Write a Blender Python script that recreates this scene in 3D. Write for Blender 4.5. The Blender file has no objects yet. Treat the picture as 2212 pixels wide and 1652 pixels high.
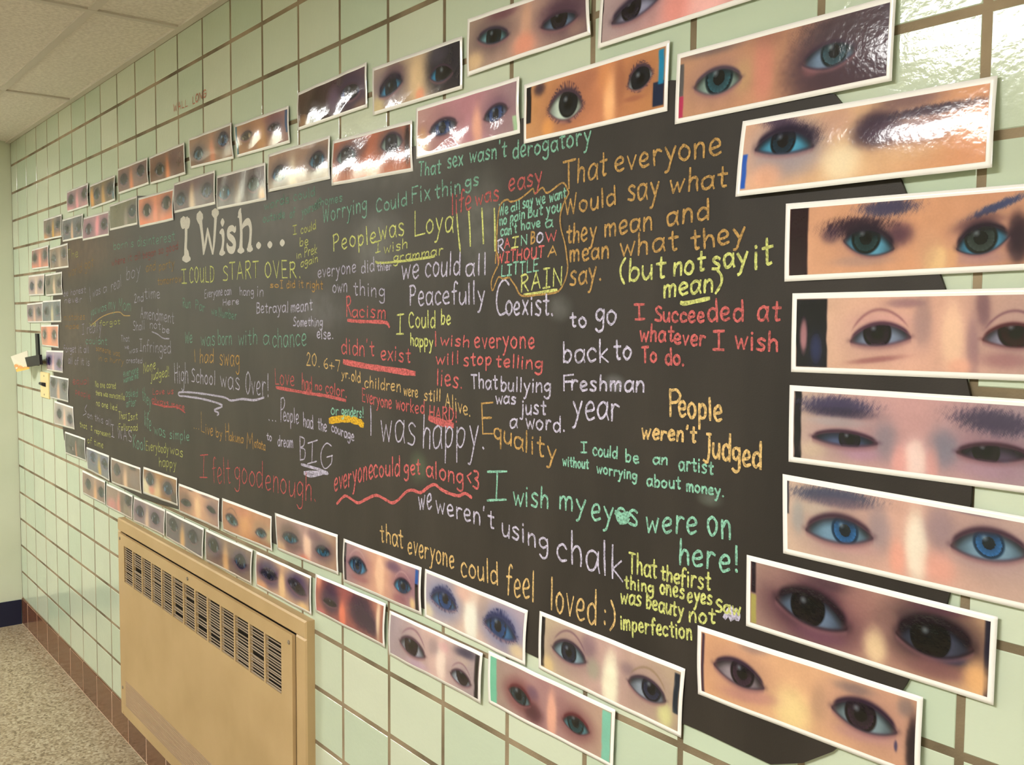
import bpy, bmesh, math, random
import numpy as np
from mathutils import Matrix, Vector
random.seed(7)
COL = bpy.context.scene.collection
SC = bpy.context.scene
# ------------------------------------------------------------------ camera, world, exposure, lamps
CAM = [5.38056, -1.03702, -0.87432]
cam_d = bpy.data.cameras.new('camera'); cam = bpy.data.objects.new('camera', cam_d); COL.objects.link(cam)
r_, u_, f_ = Vector([0.620758, 0.783972, 0.006899]), Vector([-0.055725, 0.035343, 0.99782]), Vector([-0.782019, 0.61979, -0.065626])
M = Matrix((( r_.x, u_.x, -f_.x, CAM[0]), (r_.y, u_.y, -f_.y, CAM[1]), (r_.z, u_.z, -f_.z, CAM[2]), (0, 0, 0, 1)))
cam.matrix_world = M
cam_d.sensor_width = 36.0; cam_d.lens = 36.0 * 2074.77 / 2212.0; cam_d.clip_start = 0.02
SC.camera = cam
w = bpy.data.worlds.new('world'); SC.world = w; w.use_nodes = True
w.node_tree.nodes['Background'].inputs[0].default_value = (1.0, 0.93, 0.82, 1)
w.node_tree.nodes['Background'].inputs[1].default_value = 0.0
SC.view_settings.view_transform = 'Standard'; SC.view_settings.look = 'None'
SC.view_settings.gamma = 1.0; SC.view_settings.use_curve_mapping = False
SC.view_settings.exposure = 0.0
LAMP = 46.5                                    # brightness of the ceiling light diffusers
LAMP_COL = (1.0, 0.98, 0.95)
# ------------------------------------------------------------------ helpers
def lin(c):
    if isinstance(c, str): c = [int(c[i:i+2], 16) / 255 for i in (1, 3, 5)]
    return tuple((x / 12.92 if x <= .04045 else ((x + .055) / 1.055) ** 2.4) for x in c)
def mat(name, col, rough=.5, spec=.5, **k):
    m = bpy.data.materials.new(name); m.use_nodes = True
    b = m.node_tree.nodes['Principled BSDF']
    b.inputs['Base Color'].default_value = (*col, 1); b.inputs['Roughness'].default_value = rough
    b.inputs['Specular IOR Level'].default_value = spec
    if 'metal' in k: b.inputs['Metallic'].default_value = k['metal']
    return m
def N(m, t, **k):
    n = m.node_tree.nodes.new(t)
    for a, v in k.items(): setattr(n, a, v)
    return n
def L(m, a, b): m.node_tree.links.new(a, b)
def noise_vary(m, col_a, col_b, scale, detail=3, lo=.35, hi=.65, sc=(1, 1, 1), bump=0, bscale=None, dist=.002):
    b = m.node_tree.nodes['Principled BSDF']
    tc = N(m, 'ShaderNodeTexCoord'); mp = N(m, 'ShaderNodeMapping'); mp.inputs['Scale'].default_value = sc
    L(m, tc.outputs['Object'], mp.inputs['Vector'])
    n = N(m, 'ShaderNodeTexNoise'); n.inputs['Scale'].default_value = scale; n.inputs['Detail'].default_value = detail
    L(m, mp.outputs[0], n.inputs['Vector'])
    r = N(m, 'ShaderNodeValToRGB'); r.color_ramp.elements[0].position = lo; r.color_ramp.elements[1].position = hi
    r.color_ramp.elements[0].color = (*col_a, 1); r.color_ramp.elements[1].color = (*col_b, 1)
    L(m, n.outputs[0], r.inputs[0]); L(m, r.outputs[0], b.inputs['Base Color'])
    if bump:
        n2 = N(m, 'ShaderNodeTexNoise'); n2.inputs['Scale'].default_value = bscale or scale; n2.inputs['Detail'].default_value = 2
        L(m, tc.outputs['Object'], n2.inputs['Vector'])
        bp = N(m, 'ShaderNodeBump'); bp.inputs['Strength'].default_value = bump; bp.inputs['Distance'].default_value = dist
        L(m, n2.outputs[0], bp.inputs['Height']); L(m, bp.outputs[0], b.inputs['Normal'])
    return r
def bump_only(m, scale, strength, dist, detail=2, coord='Object'):
    b = m.node_tree.nodes['Principled BSDF']
    tc = N(m, 'ShaderNodeTexCoord'); n = N(m, 'ShaderNodeTexNoise'); n.inputs['Scale'].default_value = scale; n.inputs['Detail'].default_value = detail
    L(m, tc.outputs[coord], n.inputs['Vector'])
    bp = N(m, 'ShaderNodeBump'); bp.inputs['Strength'].default_value = strength; bp.inputs['Distance'].default_value = dist
    L(m, n.outputs[0], bp.inputs['Height']); L(m, bp.outputs[0], b.inputs['Normal'])
def mesh_obj(name, verts, faces, m, parent=None, smooth=False):
    me = bpy.data.meshes.new(name); me.from_pydata(verts, [], faces); me.update()
    if smooth:
        for p in me.polygons: p.use_smooth = True
    for mm in (m if isinstance(m, (list, tuple)) else [m]): me.materials.append(mm)
    o = bpy.data.objects.new(name, me); COL.objects.link(o)
    if parent: o.parent = parent
    return o
class MB:
    """collects shapes into one mesh"""
    def __init__(s): s.v = []; s.f = []
    def box(s, a, b, ch=0.):
        x0, y0, z0 = a; x1, y1, z1 = b
        n = len(s.v)
        if not ch:
            s.v += [(x0,y0,z0),(x1,y0,z0),(x1,y1,z0),(x0,y1,z0),(x0,y0,z1),(x1,y0,z1),(x1,y1,z1),(x0,y1,z1)]
            s.f += [tuple(n+i for i in q) for q in ((0,3,2,1),(4,5,6,7),(0,1,5,4),(1,2,6,5),(2,3,7,6),(3,0,4,7))]
        else:      # front (low y) edge chamfered
            s.v += [(x0+ch,y0,z0+ch),(x1-ch,y0,z0+ch),(x1-ch,y0,z1-ch),(x0+ch,y0,z1-ch),
                    (x0,y0+ch,z0),(x1,y0+ch,z0),(x1,y0+ch,z1),(x0,y0+ch,z1),
                    (x0,y1,z0),(x1,y1,z0),(x1,y1,z1),(x0,y1,z1)]
            s.f += [tuple(n+i for i in q) for q in ((0,1,2,3),(0,4,5,1),(1,5,6,2),(2,6,7,3),(3,7,4,0),(4,8,9,5),(5,9,10,6),(6,10,11,7),(7,11,8,4),(8,11,10,9))]
        return s
    def cyl(s, c, r, h, ax='y', seg=12):
        n = len(s.v)
        for k in (0, h):
            for i in range(seg):
                a = 2*math.pi*i/seg; p, q = r*math.cos(a), r*math.sin(a)
                s.v.append({'y':(c[0]+p, c[1]+k, c[2]+q), 'x':(c[0]+k, c[1]+p, c[2]+q), 'z':(c[0]+p, c[1]+q, c[2]+k)}[ax])
        s.f += [(n+i, n+(i+1)%seg, n+seg+(i+1)%seg, n+seg+i) for i in range(seg)]
        s.f += [tuple(n+i for i in range(seg)), tuple(n+seg+i for i in range(seg))[::-1]]
        return s
    def build(s, name, m, parent=None, smooth=False):
        o = mesh_obj(name, s.v, s.f, m, parent, smooth)
        bm = bmesh.new(); bm.from_mesh(o.data); bmesh.ops.recalc_face_normals(bm, faces=bm.faces); bm.to_mesh(o.data); bm.free()
        return o
def struct(o): o['kind'] = 'structure'; return o
def tag(o, label, cat, group=None):
    o['label'] = label; o['category'] = cat
    if group: o['group'] = group
    return o
def empty(name, loc=(0, 0, 0)):
    o = bpy.data.objects.new(name, None); o.location = loc; o.empty_display_size = .05; COL.objects.link(o); return o
# ------------------------------------------------------------------ data measured on the wall, in millimetres (x along the wall, z up from the first tile joint)
PRINTS=[
{'row':'TI','q':[744.1,-450.3,1055.8,-449.8,1051.4,-545.5,739.7,-540.9],'nx':18,'ny':23,'bg':['#6a5c58','#6a5c58','#6a5c58'],'look':'dark with orange nose light','e':[[53.0,53.1,134.0,53.1,0.26,0.2,93.5,51.3,0.24,'#2c3c48',{'scl':'#5a7080','sk':0.0}],[215.1,39.2,296.1,39.2,0.26,0.2,255.6,37.3,0.24,'#2c3444',{'scl':'#7088a0','sk':0.0}]],'b':[[171.4,69.9,18.7,0.0,0.0,41.9,'#c89038',0.9],[46.8,88.6,62.3,0.0,0.0,23.3,'#d09060',0.7],[264.9,88.6,62.3,0.0,0.0,23.3,'#d09060',0.5],[93.5,49.4,50.2,0.0,0.0,28.0,'#4a4650',0.8],[255.6,35.4,50.2,0.0,0.0,28.0,'#4a4650',0.8]],'r':[],'L':0.55,'c':1.0,'t':0},
{'row':'TI','q':[1062.6,-474.6,1384.3,-474.2,1368.4,-568.5,1063.2,-565.9],'nx':21,'ny':25,'bg':['#5c5c62','#5c5c62','#5c5c62'],'look':'grey shadowed eyes,thin peach nose','e':[[37.6,48.6,119.1,48.6,0.26,0.2,78.4,46.7,0.24,'#30384a',{'scl':'#8a94a8','sk':0.0}],[216.3,53.3,297.8,53.3,0.26,0.2,257.0,51.4,0.24,'#343c4c',{'scl':'#8a94a8','sk':0.0}]],'b':[[156.7,70.1,15.7,0.0,0.0,42.1,'#d8a888',0.9],[78.4,44.9,50.5,0.0,0.0,28.0,'#4a4650',0.8],[257.0,49.5,50.5,0.0,0.0,28.0,'#4a4650',0.8]],'r':[],'L':0.55,'c':1.0,'t':0},
{'row':'TI','q':[1385.5,-491.4,1724.9,-492.7,1718.7,-580.8,1370.2,-579.3],'nx':26,'ny':25,'bg':['#8a6874','#8a6874','#8a6874'],'look':'mauve skin with pink nose stripe','e':[[41.3,53.2,130.7,53.2,0.26,0.2,86.0,51.5,0.24,'#3c2440',{'scl':'#8a94a8','sk':0.0}],[247.6,47.9,337.1,47.9,0.26,0.2,292.3,46.1,0.24,'#403448',{'scl':'#8a94a8','sk':0.0}]],'b':[[199.5,44.4,27.5,0.0,0.0,39.9,'#e08a98',0.9],[86.0,49.7,55.4,0.0,0.0,26.6,'#5c4458',0.8],[292.3,44.4,55.4,0.0,0.0,26.6,'#5c4458',0.8]],'r':[],'L':0.55,'c':1.0,'t':0},
{'row':'TI','q':[1740.1,-474.0,2047.8,-469.4,2045.1,-565.1,1733.7,-564.6],'nx':27,'ny':29,'bg':['#5e5a4c','#5e5a4c','#5e5a4c'],'look':'dim grey,nearly blank left side','e':[[222.9,48.5,303.4,48.5,0.26,0.2,263.1,46.7,0.24,'#2c3c4c',{'scl':'#50687c','sk':0.0}]],'b':[[191.9,70.0,18.6,0.0,0.0,42.0,'#8a7c78',0.9],[263.1,44.8,49.9,0.0,0.0,28.0,'#4a4650',0.8]],'r':[],'L':0.55,'c':1.0,'t':0},
{'row':'TI','q':[2064.1,-479.6,2403.1,-480.4,2401.9,-577.5,2070.3,-577.3],'nx':36,'ny':32,'bg':['#c07860','#c07860','#c07860'],'look':'reddish skin with narrow eyes','e':[[46.9,50.7,134.1,50.7,0.26,0.2,90.5,48.8,0.24,'#2c2428',{'scl':'#c8b0b0','sk':0.0}],[231.3,42.9,318.5,42.9,0.26,0.2,274.9,41.0,0.24,'#382c34',{'scl':'#b8a0a0','sk':0.0}]],'b':[[167.6,73.1,20.1,0.0,0.0,43.9,'#f09078',0.9],[50.3,92.6,67.1,0.0,0.0,24.4,'#f08060',0.7],[285.0,92.6,67.1,0.0,0.0,24.4,'#f08060',0.5],[90.5,46.8,54.0,0.0,0.0,29.3,'#6a4a4a',0.8],[274.9,39.0,54.0,0.0,0.0,29.3,'#6a4a4a',0.8]],'r':[],'L':0.6,'c':1.0,'t':0},
{'row':'TI','q':[2407.1,-467.1,2736.0,-464.2,2738.2,-559.1,2406.2,-557.2],'nx':42,'ny':35,'bg':['#6a565c','#6a565c','#6a565c'],'look':'blue eyes,pale cream nose','e':[[23.1,59.2,109.1,59.2,0.26,0.2,66.1,57.4,0.24,'#3a4c68',{'scl':'#5c7090','sk':0.0}],[228.0,52.7,313.9,52.7,0.26,0.2,271.0,50.9,0.24,'#3c4468',{'scl':'#607090','sk':0.0}]],'b':[[155.3,69.4,19.8,0.0,0.0,41.6,'#dcc0a0',0.9],[66.1,55.5,53.3,0.0,0.0,27.8,'#4a4650',0.8],[271.0,49.0,53.3,0.0,0.0,27.8,'#4a4650',0.8]],'r':[],'L':0.62,'c':1.0,'t':0},
{'row':'TI','q':[2749.2,-482.3,3073.5,-484.6,3078.1,-578.9,2751.4,-575.9],'nx':50,'ny':38,'bg':['#5c4e52','#5c4e52','#5c4e52'],'look':'one blue and one grey eye','e':[[16.3,53.6,100.9,53.6,0.26,0.2,58.6,51.7,0.24,'#203c58',{'scl':'#60a8d8','sk':0.0}],[211.6,48.9,296.2,48.9,0.26,0.2,253.9,47.0,0.24,'#2c3c40',{'scl':'#90a8b0','sk':0.0}]],'b':[[146.5,70.5,19.5,0.0,0.0,42.3,'#7a6458',0.9],[58.6,49.8,52.5,0.0,0.0,28.2,'#4a4650',0.8],[253.9,45.1,52.5,0.0,0.0,28.2,'#4a4650',0.8],[302.7,79.9,19.5,0.0,0.0,18.8,'#d08a40',0.8]],'r':[],'L':0.65,'c':1.0,'t':0},
{'row':'TI','q':[3090.4,-467.3,3417.2,-466.5,3420.4,-563.5,3093.6,-561.1],'nx':63,'ny':44,'bg':['#9a7c6c','#9a7c6c','#9a7c6c'],'look':'creased and glaring,bright blue eyes','e':[[29.4,59.2,114.4,59.2,0.26,0.2,71.9,57.3,0.24,'#20405c',{'scl':'#4890d0','sk':0.0}],[225.5,49.6,310.5,49.6,0.26,0.2,268.0,47.7,0.24,'#2c4458',{'scl':'#50a0d0','sk':0.0}]],'b':[[137.3,71.6,19.6,0.0,0.0,43.0,'#e8d8b8',0.9],[71.9,55.4,52.7,0.0,0.0,28.6,'#4a4650',0.8],[268.0,45.8,52.7,0.0,0.0,28.6,'#4a4650',0.8]],'r':[],'L':0.75,'c':1.6,'t':0},
{'row':'TI','q':[3430.1,-480.5,3757.2,-485.9,3760.5,-585.3,3429.0,-579.7],'nx':82,'ny':52,'bg':['#b86850','#b86850','#b86850'],'look':'red brown skin under white glare','e':[[23.1,43.7,108.7,43.7,0.26,0.2,65.9,41.7,0.24,'#2c2830',{'scl':'#90b0b8','sk':0.0}],[210.8,37.7,296.5,37.7,0.26,0.2,253.6,35.8,0.24,'#2a2c3c',{'scl':'#b8d0d0','sk':0.0}]],'b':[[164.7,74.5,19.8,0.0,0.0,44.7,'#c87050',0.9],[65.9,39.7,53.1,0.0,0.0,29.8,'#4a4650',0.8],[253.6,33.8,53.1,0.0,0.0,29.8,'#4a4650',0.8],[312.9,39.7,9.9,0.0,0.0,39.7,'#1c1418',0.9],[115.3,24.8,39.5,0.0,0.0,19.9,'#584048',0.7]],'r':[],'L':0.8,'c':1.4,'t':0},
{'row':'TI','q':[3771.6,-465.2,4094.1,-465.7,4095.2,-560.3,3771.6,-563.3],'nx':106,'ny':58,'bg':['#b88c88','#b8808c','#9a7c84'],'look':'mauve skin with small blue irises','e':[[50.1,53.2,141.7,50.3,0.175,0.146,93.7,51.1,0.248,'#34508a',{'scl':'#9098b8','sk':0.3}],[223.9,57.4,295.6,50.5,0.237,0.165,258.9,52.9,0.281,'#34508a',{'scl':'#8890b0','sk':0.5}]],'b':[[23.9,71.3,17.7,0.0,0.0,25.1,'#d0a068',0.8],[203.9,67.5,13.1,0.0,0.0,32.6,'#f0b098',0.9],[262.7,42.0,28.6,0.0,0.0,17.4,'#7a5870',0.6]],'r':[[307.1,317.6,64.8,96.2,'#a8c8a0']],'L':0.8,'c':1.6,'t':-1.5},
{'row':'TI','q':[4105.9,-482.0,4432.5,-479.5,4429.8,-577.9,4107.1,-579.9],'nx':150,'ny':73,'bg':['#b88458','#b87858','#b07850'],'look':'brown skin,wide dark lashed eyes','e':[[63.5,54.1,146.5,59.4,0.343,0.238,112.0,50.1,0.235,'#1a1e26',{'scl':'#d4e4d8','lash':0.22,'lw':0.09,'sk':0.35,'sock':'#7a5044'}],[244.5,49.8,294.5,38.6,0.408,0.277,269.8,42.6,0.328,'#181c26',{'scl':'#cfe0ea','lash':0.22,'lw':0.1,'sk':0.35,'sock':'#7a5044'}]],'b':[[206.3,65.9,12.5,0.0,0.0,40.6,'#f4b884',0.9],[193.5,19.9,13.7,0.0,0.0,23.5,'#d8905c',0.6],[227.8,42.1,10.0,0.0,0.0,30.8,'#8a5844',0.6],[146.9,20.2,28.8,0.0,0.0,17.7,'#9a6450',0.6],[40.8,14.6,13.3,0.0,0.0,10.2,'#3a2c38',0.9],[257.1,68.7,19.4,0.0,0.0,3.8,'#8a5444',0.6],[62.5,82.6,13.2,0.0,0.0,15.2,'#e09a58',0.8]],'r':[[7.2,19.8,5.7,66.4,'#15131a'],[295.9,317.8,54.0,88.0,'#16223c'],[305.4,315.9,9.6,58.0,'#187aa4']],'L':0.72,'c':0.45,'t':0},
{'row':'TI','q':[4447.1,-502.4,4775.2,-504.1,4773.7,-600.0,4444.6,-598.9],'nx':225,'ny':88,'bg':['#bc8e72','#c08c70','#4a3846'],'look':'grey blue eyes,right half dark','e':[[33.3,52.1,115.9,52.8,0.239,0.191,76.7,46.4,0.249,'#2e5460',{'scl':'#a8c4bc','sk':0.4,'sock':'#8a6a70','lid':'#4a3c4c'}],[207.3,54.4,283.5,51.6,0.234,0.18,252.2,47.6,0.216,'#34505c',{'scl':'#8098b8','sk':0.3,'sock':'#584058'}]],'b':[[59.4,5.5,54.4,0.8,0.0,8.2,'#64585e',0.7],[257.4,64.2,72.8,0.0,0.0,49.7,'#46343f',0.95],[268.2,21.3,54.2,0.0,0.0,20.8,'#4a3c44',0.9],[148.9,47.1,15.2,0.0,0.0,45.0,'#cc8474',0.8],[156.5,0.4,27.6,0.0,0.0,22.3,'#8a6258',0.6],[115.8,51.1,15.9,0.0,0.0,20.9,'#c0a070',0.5],[221.6,63.0,11.6,0.0,0.0,7.8,'#8a5a60',0.6]],'r':[[5.5,14.5,16.0,60.3,'#5a5658'],[6.1,15.1,60.1,89.0,'#b03458']],'L':0.8,'c':0.35,'t':0.6},
{'row':'TO','q':[1147.6,-366.5,1463.0,-364.8,1459.9,-452.5,1148.7,-452.6],'nx':21,'ny':23,'bg':['#8a6c74','#8a6c74','#8a6c74'],'look':'mauve with pink nose','e':[[28.2,43.5,109.6,43.5,0.26,0.2,68.9,41.7,0.24,'#3a3448',{'scl':'#8a94a8','sk':0.0}],[225.6,38.3,307.0,38.3,0.26,0.2,266.3,36.5,0.24,'#343040',{'scl':'#8a94a8','sk':0.0}]],'b':[[156.6,65.2,18.8,0.0,0.0,39.1,'#d88c98',0.9],[47.0,82.6,62.7,0.0,0.0,21.7,'#d08a90',0.7],[266.3,82.6,62.7,0.0,0.0,21.7,'#d08a90',0.5],[68.9,40.0,50.5,0.0,0.0,26.1,'#4c4454',0.8],[266.3,34.8,50.5,0.0,0.0,26.1,'#4c4454',0.8]],'r':[],'L':0.55,'c':1.0,'t':0},
{'row':'TO','q':[1485.2,-377.7,1808.0,-373.8,1808.6,-463.2,1489.7,-466.8],'nx':25,'ny':26,'bg':['#6a5c50','#6a5c50','#6a5c50'],'look':'brown with orange left cheek','e':[[54.5,46.4,138.0,46.4,0.26,0.2,96.3,44.6,0.24,'#36404a',{'scl':'#68788a','sk':0.0}],[224.6,46.4,308.0,46.4,0.26,0.2,266.3,44.6,0.24,'#34404c',{'scl':'#5c7c90','sk':0.0}]],'b':[[176.5,67.0,19.3,0.0,0.0,40.2,'#b88850',0.9],[96.3,42.9,51.7,0.0,0.0,26.8,'#4a4650',0.8],[266.3,42.9,51.7,0.0,0.0,26.8,'#4a4650',0.8],[32.1,58.0,22.5,0.0,0.0,35.7,'#d09048',0.9],[304.8,62.5,16.0,0.0,0.0,26.8,'#58788c',0.8]],'r':[],'L':0.55,'c':1.0,'t':0},
{'row':'TO','q':[1838.9,-356.9,2164.2,-357.0,2170.6,-444.1,1849.4,-446.5],'nx':30,'ny':27,'bg':['#7a605c','#7a605c','#7a605c'],'look':'brown skin,salmon nose','e':[[29.1,47.9,113.2,47.9,0.26,0.2,71.1,46.2,0.24,'#40384c',{'scl':'#8a94a8','sk':0.0}],[210.2,39.1,294.2,39.1,0.26,0.2,252.2,37.3,0.24,'#443c4c',{'scl':'#8a94a8','sk':0.0}]],'b':[[148.7,66.6,19.4,0.0,0.0,40.0,'#cc7c5c',0.9],[71.1,44.4,52.1,0.0,0.0,26.6,'#504450',0.8],[252.2,35.5,52.1,0.0,0.0,26.6,'#504450',0.8]],'r':[],'L':0.56,'c':1.0,'t':0},
{'row':'TO','q':[2179.1,-358.8,2503.1,-355.4,2511.6,-450.4,2192.9,-448.2],'nx':36,'ny':32,'bg':['#6a4840','#6a4840','#6a4840'],'look':'reddish brown,right half dark','e':[[54.6,55.8,138.2,55.8,0.26,0.2,96.4,53.9,0.24,'#3c342c',{'scl':'#8a94a8','sk':0.0}]],'b':[[167.1,69.7,19.3,0.0,0.0,41.8,'#e08458',0.9],[96.4,52.0,51.8,0.0,0.0,27.9,'#4c3c34',0.8],[250.7,37.2,64.3,0.0,0.0,37.2,'#543c40',0.8]],'r':[],'L':0.58,'c':1.0,'t':0},
{'row':'TO','q':[2540.9,-350.8,2860.1,-352.9,2869.9,-449.8,2546.5,-439.0],'nx':44,'ny':37,'bg':['#8a6c5c','#8a6c5c','#8a6c5c'],'look':'pale blue eyes,light streak','e':[[32.1,57.6,115.7,57.6,0.26,0.2,73.9,55.8,0.24,'#34506c',{'scl':'#7c98b0','sk':0.0}],[221.8,39.0,305.3,39.0,0.26,0.2,263.6,37.2,0.24,'#2c4c78',{'scl':'#88b0d8','sk':0.0}]],'b':[[176.8,69.7,19.3,0.0,0.0,41.8,'#cc8468',0.9],[73.9,53.9,51.8,0.0,0.0,27.9,'#4a4650',0.8],[263.6,35.3,51.8,0.0,0.0,27.9,'#4a4650',0.8]],'r':[],'L':0.62,'c':1.4,'t':-1.5},
{'row':'TO','q':[2882.8,-363.3,3207.7,-366.2,3216.3,-455.6,2890.3,-449.4],'nx':55,'ny':38,'bg':['#a07858','#9a7058','#88686a'],'look':'brown eyes with teal side edges','e':[[35.3,42.6,115.6,39.3,0.15,0.123,72.7,37.5,0.212,'#3a302c',{'scl':'#c8b090','sk':0.6,'sock':'#6a5048'}],[206.9,42.0,280.9,41.1,0.134,0.116,244.5,40.6,0.21,'#40202c',{'scl':'#a8a0b8','sk':0.7,'sock':'#4c3c50'}]],'b':[[159.6,60.5,27.1,0.0,0.0,28.3,'#b88450',0.8],[236.4,16.4,43.0,0.0,0.0,10.9,'#6c4450',0.7]],'r':[[3.7,17.6,3.3,83.7,'#2c6474'],[307.0,318.4,8.3,61.2,'#204c7c']],'L':0.65,'c':1.6,'t':-2},
{'row':'TO','q':[3255.9,-345.1,3580.8,-338.9,3582.3,-432.2,3254.3,-432.5],'nx':71,'ny':46,'bg':['#4a342c','#3a2830','#5c4854'],'look':'very dark with one blue eye','e':[[212.2,48.2,300.6,48.7,0.201,0.176,260.8,48.3,0.269,'#1c1824',{'scl':'#3c68c8','sk':0.6,'sock':'#302848'}]],'b':[[92.8,50.8,58.2,0.0,0.0,42.0,'#30201f',0.9],[33.3,75.7,26.0,0.0,0.0,15.8,'#9c7048',0.8],[181.3,51.6,27.2,0.0,0.0,29.0,'#64506c',0.8],[166.4,-9.6,55.3,0.0,0.0,18.2,'#54383c',0.6],[299.8,86.0,28.3,0.0,0.0,13.6,'#7a6058',0.8]],'r':[],'L':0.7,'c':1.8,'t':-2.0},
{'row':'TO','q':[3604.9,-355.6,3927.2,-362.4,3926.2,-456.2,3604.4,-453.0],'nx':92,'ny':54,'bg':['#a08c84','#b49c84','#2c2a32'],'look':'heavy lidded blue eye,black right side','e':[[27.2,61.2,121.0,45.4,0.215,0.12,76.6,53.6,0.215,'#1c2c3c',{'scl':'#4ca4dc','sk':0.6,'sock':'#4c4054','lid':'#241c30','lw':0.13}],[217.0,57.2,292.2,58.2,0.232,0.174,264.9,57.9,0.327,'#14161c',{'scl':'#38a4e0','sk':0.0}]],'b':[[173.0,57.5,25.1,0.0,0.0,44.7,'#dcbc94',0.9],[182.2,82.9,15.5,0.0,0.0,12.8,'#ec9878',0.8],[261.9,41.8,52.7,0.0,0.0,46.5,'#26242e',0.96],[89.4,25.3,35.2,0.0,0.0,19.6,'#5c4450',0.7],[20.5,81.9,27.1,0.0,0.0,20.1,'#d8c490',0.8],[242.1,19.5,28.2,0.0,0.0,15.6,'#4c4858',0.6]],'r':[],'L':0.72,'c':1.3,'t':-2},
{'row':'TO','q':[3942.8,-335.7,4261.5,-348.3,4269.0,-435.9,3941.9,-437.1],'nx':127,'ny':59,'bg':['#a0887c','#b89488','#7c6468'],'look':'teal left eye,shadowed right eye','e':[[34.1,39.8,124.3,49.6,0.161,0.127,81.7,44.6,0.208,'#182830',{'scl':'#7cb4c4','sk':0.6,'sock':'#54444e','lid':'#30283c'}],[208.3,56.3,298.0,57.2,0.171,0.129,252.6,49.9,0.196,'#2a2430',{'scl':'#7088a8','sk':0.3,'sock':'#4a3448'}]],'b':[[171.0,36.9,13.7,0.0,0.0,32.7,'#d4a48c',0.8],[164.6,75.3,27.4,0.0,0.0,18.9,'#f09c84',0.85],[23.5,76.6,25.2,0.0,0.0,15.6,'#e4c094',0.8],[105.7,9.7,36.2,-0.5,0.0,9.5,'#643c4c',0.75],[260.5,43.1,47.4,0.0,0.0,25.7,'#483044',0.85],[293.4,75.2,21.4,0.0,0.0,12.0,'#9c7c74',0.7]],'r':[],'L':0.8,'c':1.0,'t':0},
{'row':'TO','q':[4291.1,-377.1,4624.1,-372.0,4622.1,-459.7,4284.6,-460.6],'nx':191,'ny':74,'bg':['#b49c9c','#e0a09c','#b48888'],'look':'cut off by top edge,pink','e':[[27.8,54.5,127.9,38.6,0.168,0.118,68.1,40.9,0.176,'#2a2432',{'scl':'#a8a8c8','sk':0.4,'sock':'#7a6878','lid':'#2c2438','lw':0.09}]],'b':[[212.2,72.7,42.4,0.0,0.0,22.2,'#f8bcb8',0.9],[155.5,64.2,23.7,0.0,0.0,24.6,'#ec948c',0.7]],'r':[[0.8,8.8,0.3,78.1,'#17131a']],'L':0.8,'c':0.8,'t':0},
{'row':'L1O','q':[504.6,-569.3,813.8,-564.7,818.8,-663.4,500.0,-660.4],'nx':17,'ny':23,'bg':['#9a6c64','#9a6c64','#9a6c64'],'look':'pink nose stripe','e':[[22.0,44.7,103.6,44.7,0.26,0.2,62.8,42.8,0.24,'#383444',{'scl':'#8a94a8','sk':0.0}],[216.7,39.9,298.4,39.9,0.26,0.2,257.5,38.0,0.24,'#343444',{'scl':'#8a94a8','sk':0.0}]],'b':[[157.0,71.3,18.8,0.0,0.0,42.8,'#f08c78',0.9],[47.1,90.3,62.8,0.0,0.0,23.8,'#e88870',0.7],[267.0,90.3,62.8,0.0,0.0,23.8,'#e88870',0.5],[62.8,40.9,50.6,0.0,0.0,28.5,'#4c4450',0.8],[257.5,36.1,50.6,0.0,0.0,28.5,'#4c4450',0.8]],'r':[],'L':0.62,'c':1.0,'t':0},
{'row':'L1I','q':[837.3,-580.5,1143.4,-575.1,1147.7,-674.6,837.8,-673.8],'nx':19,'ny':25,'bg':['#7c685c','#7c685c','#7c685c'],'look':'brownish grey with bright right margin','e':[[37.0,54.9,117.1,54.9,0.26,0.2,77.0,53.0,0.24,'#343c50',{'scl':'#a0b0c8','sk':0.0}],[206.4,40.5,286.5,40.5,0.26,0.2,246.4,38.6,0.24,'#403c40',{'scl':'#8a94a8','sk':0.0}]],'b':[[169.4,72.3,18.5,0.0,0.0,43.4,'#a48c7c',0.9],[77.0,51.1,49.7,0.0,0.0,28.9,'#544c54',0.8],[246.4,36.6,49.7,0.0,0.0,28.9,'#544c54',0.8]],'r':[],'L':0.62,'c':1.0,'t':0},
{'row':'L2O','q':[419.3,-686.2,729.7,-686.4,719.7,-781.7,429.3,-779.9],'nx':16,'ny':22,'bg':['#b09a90','#b09a90','#b09a90'],'look':'pale nose,grey sockets','e':[[36.0,54.2,114.2,54.2,0.26,0.2,75.1,52.3,0.24,'#3c4460',{'scl':'#8a94a8','sk':0.0}],[195.3,49.4,273.4,49.4,0.26,0.2,234.3,47.5,0.24,'#44505c',{'scl':'#8a94a8','sk':0.0}]],'b':[[150.2,71.3,18.0,0.0,0.0,42.8,'#e4c4a8',0.9],[75.1,50.4,48.4,0.0,0.0,28.5,'#645c70',0.8],[234.3,45.6,48.4,0.0,0.0,28.5,'#645c70',0.8]],'r':[],'L':0.62,'c':1.0,'t':0},
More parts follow.
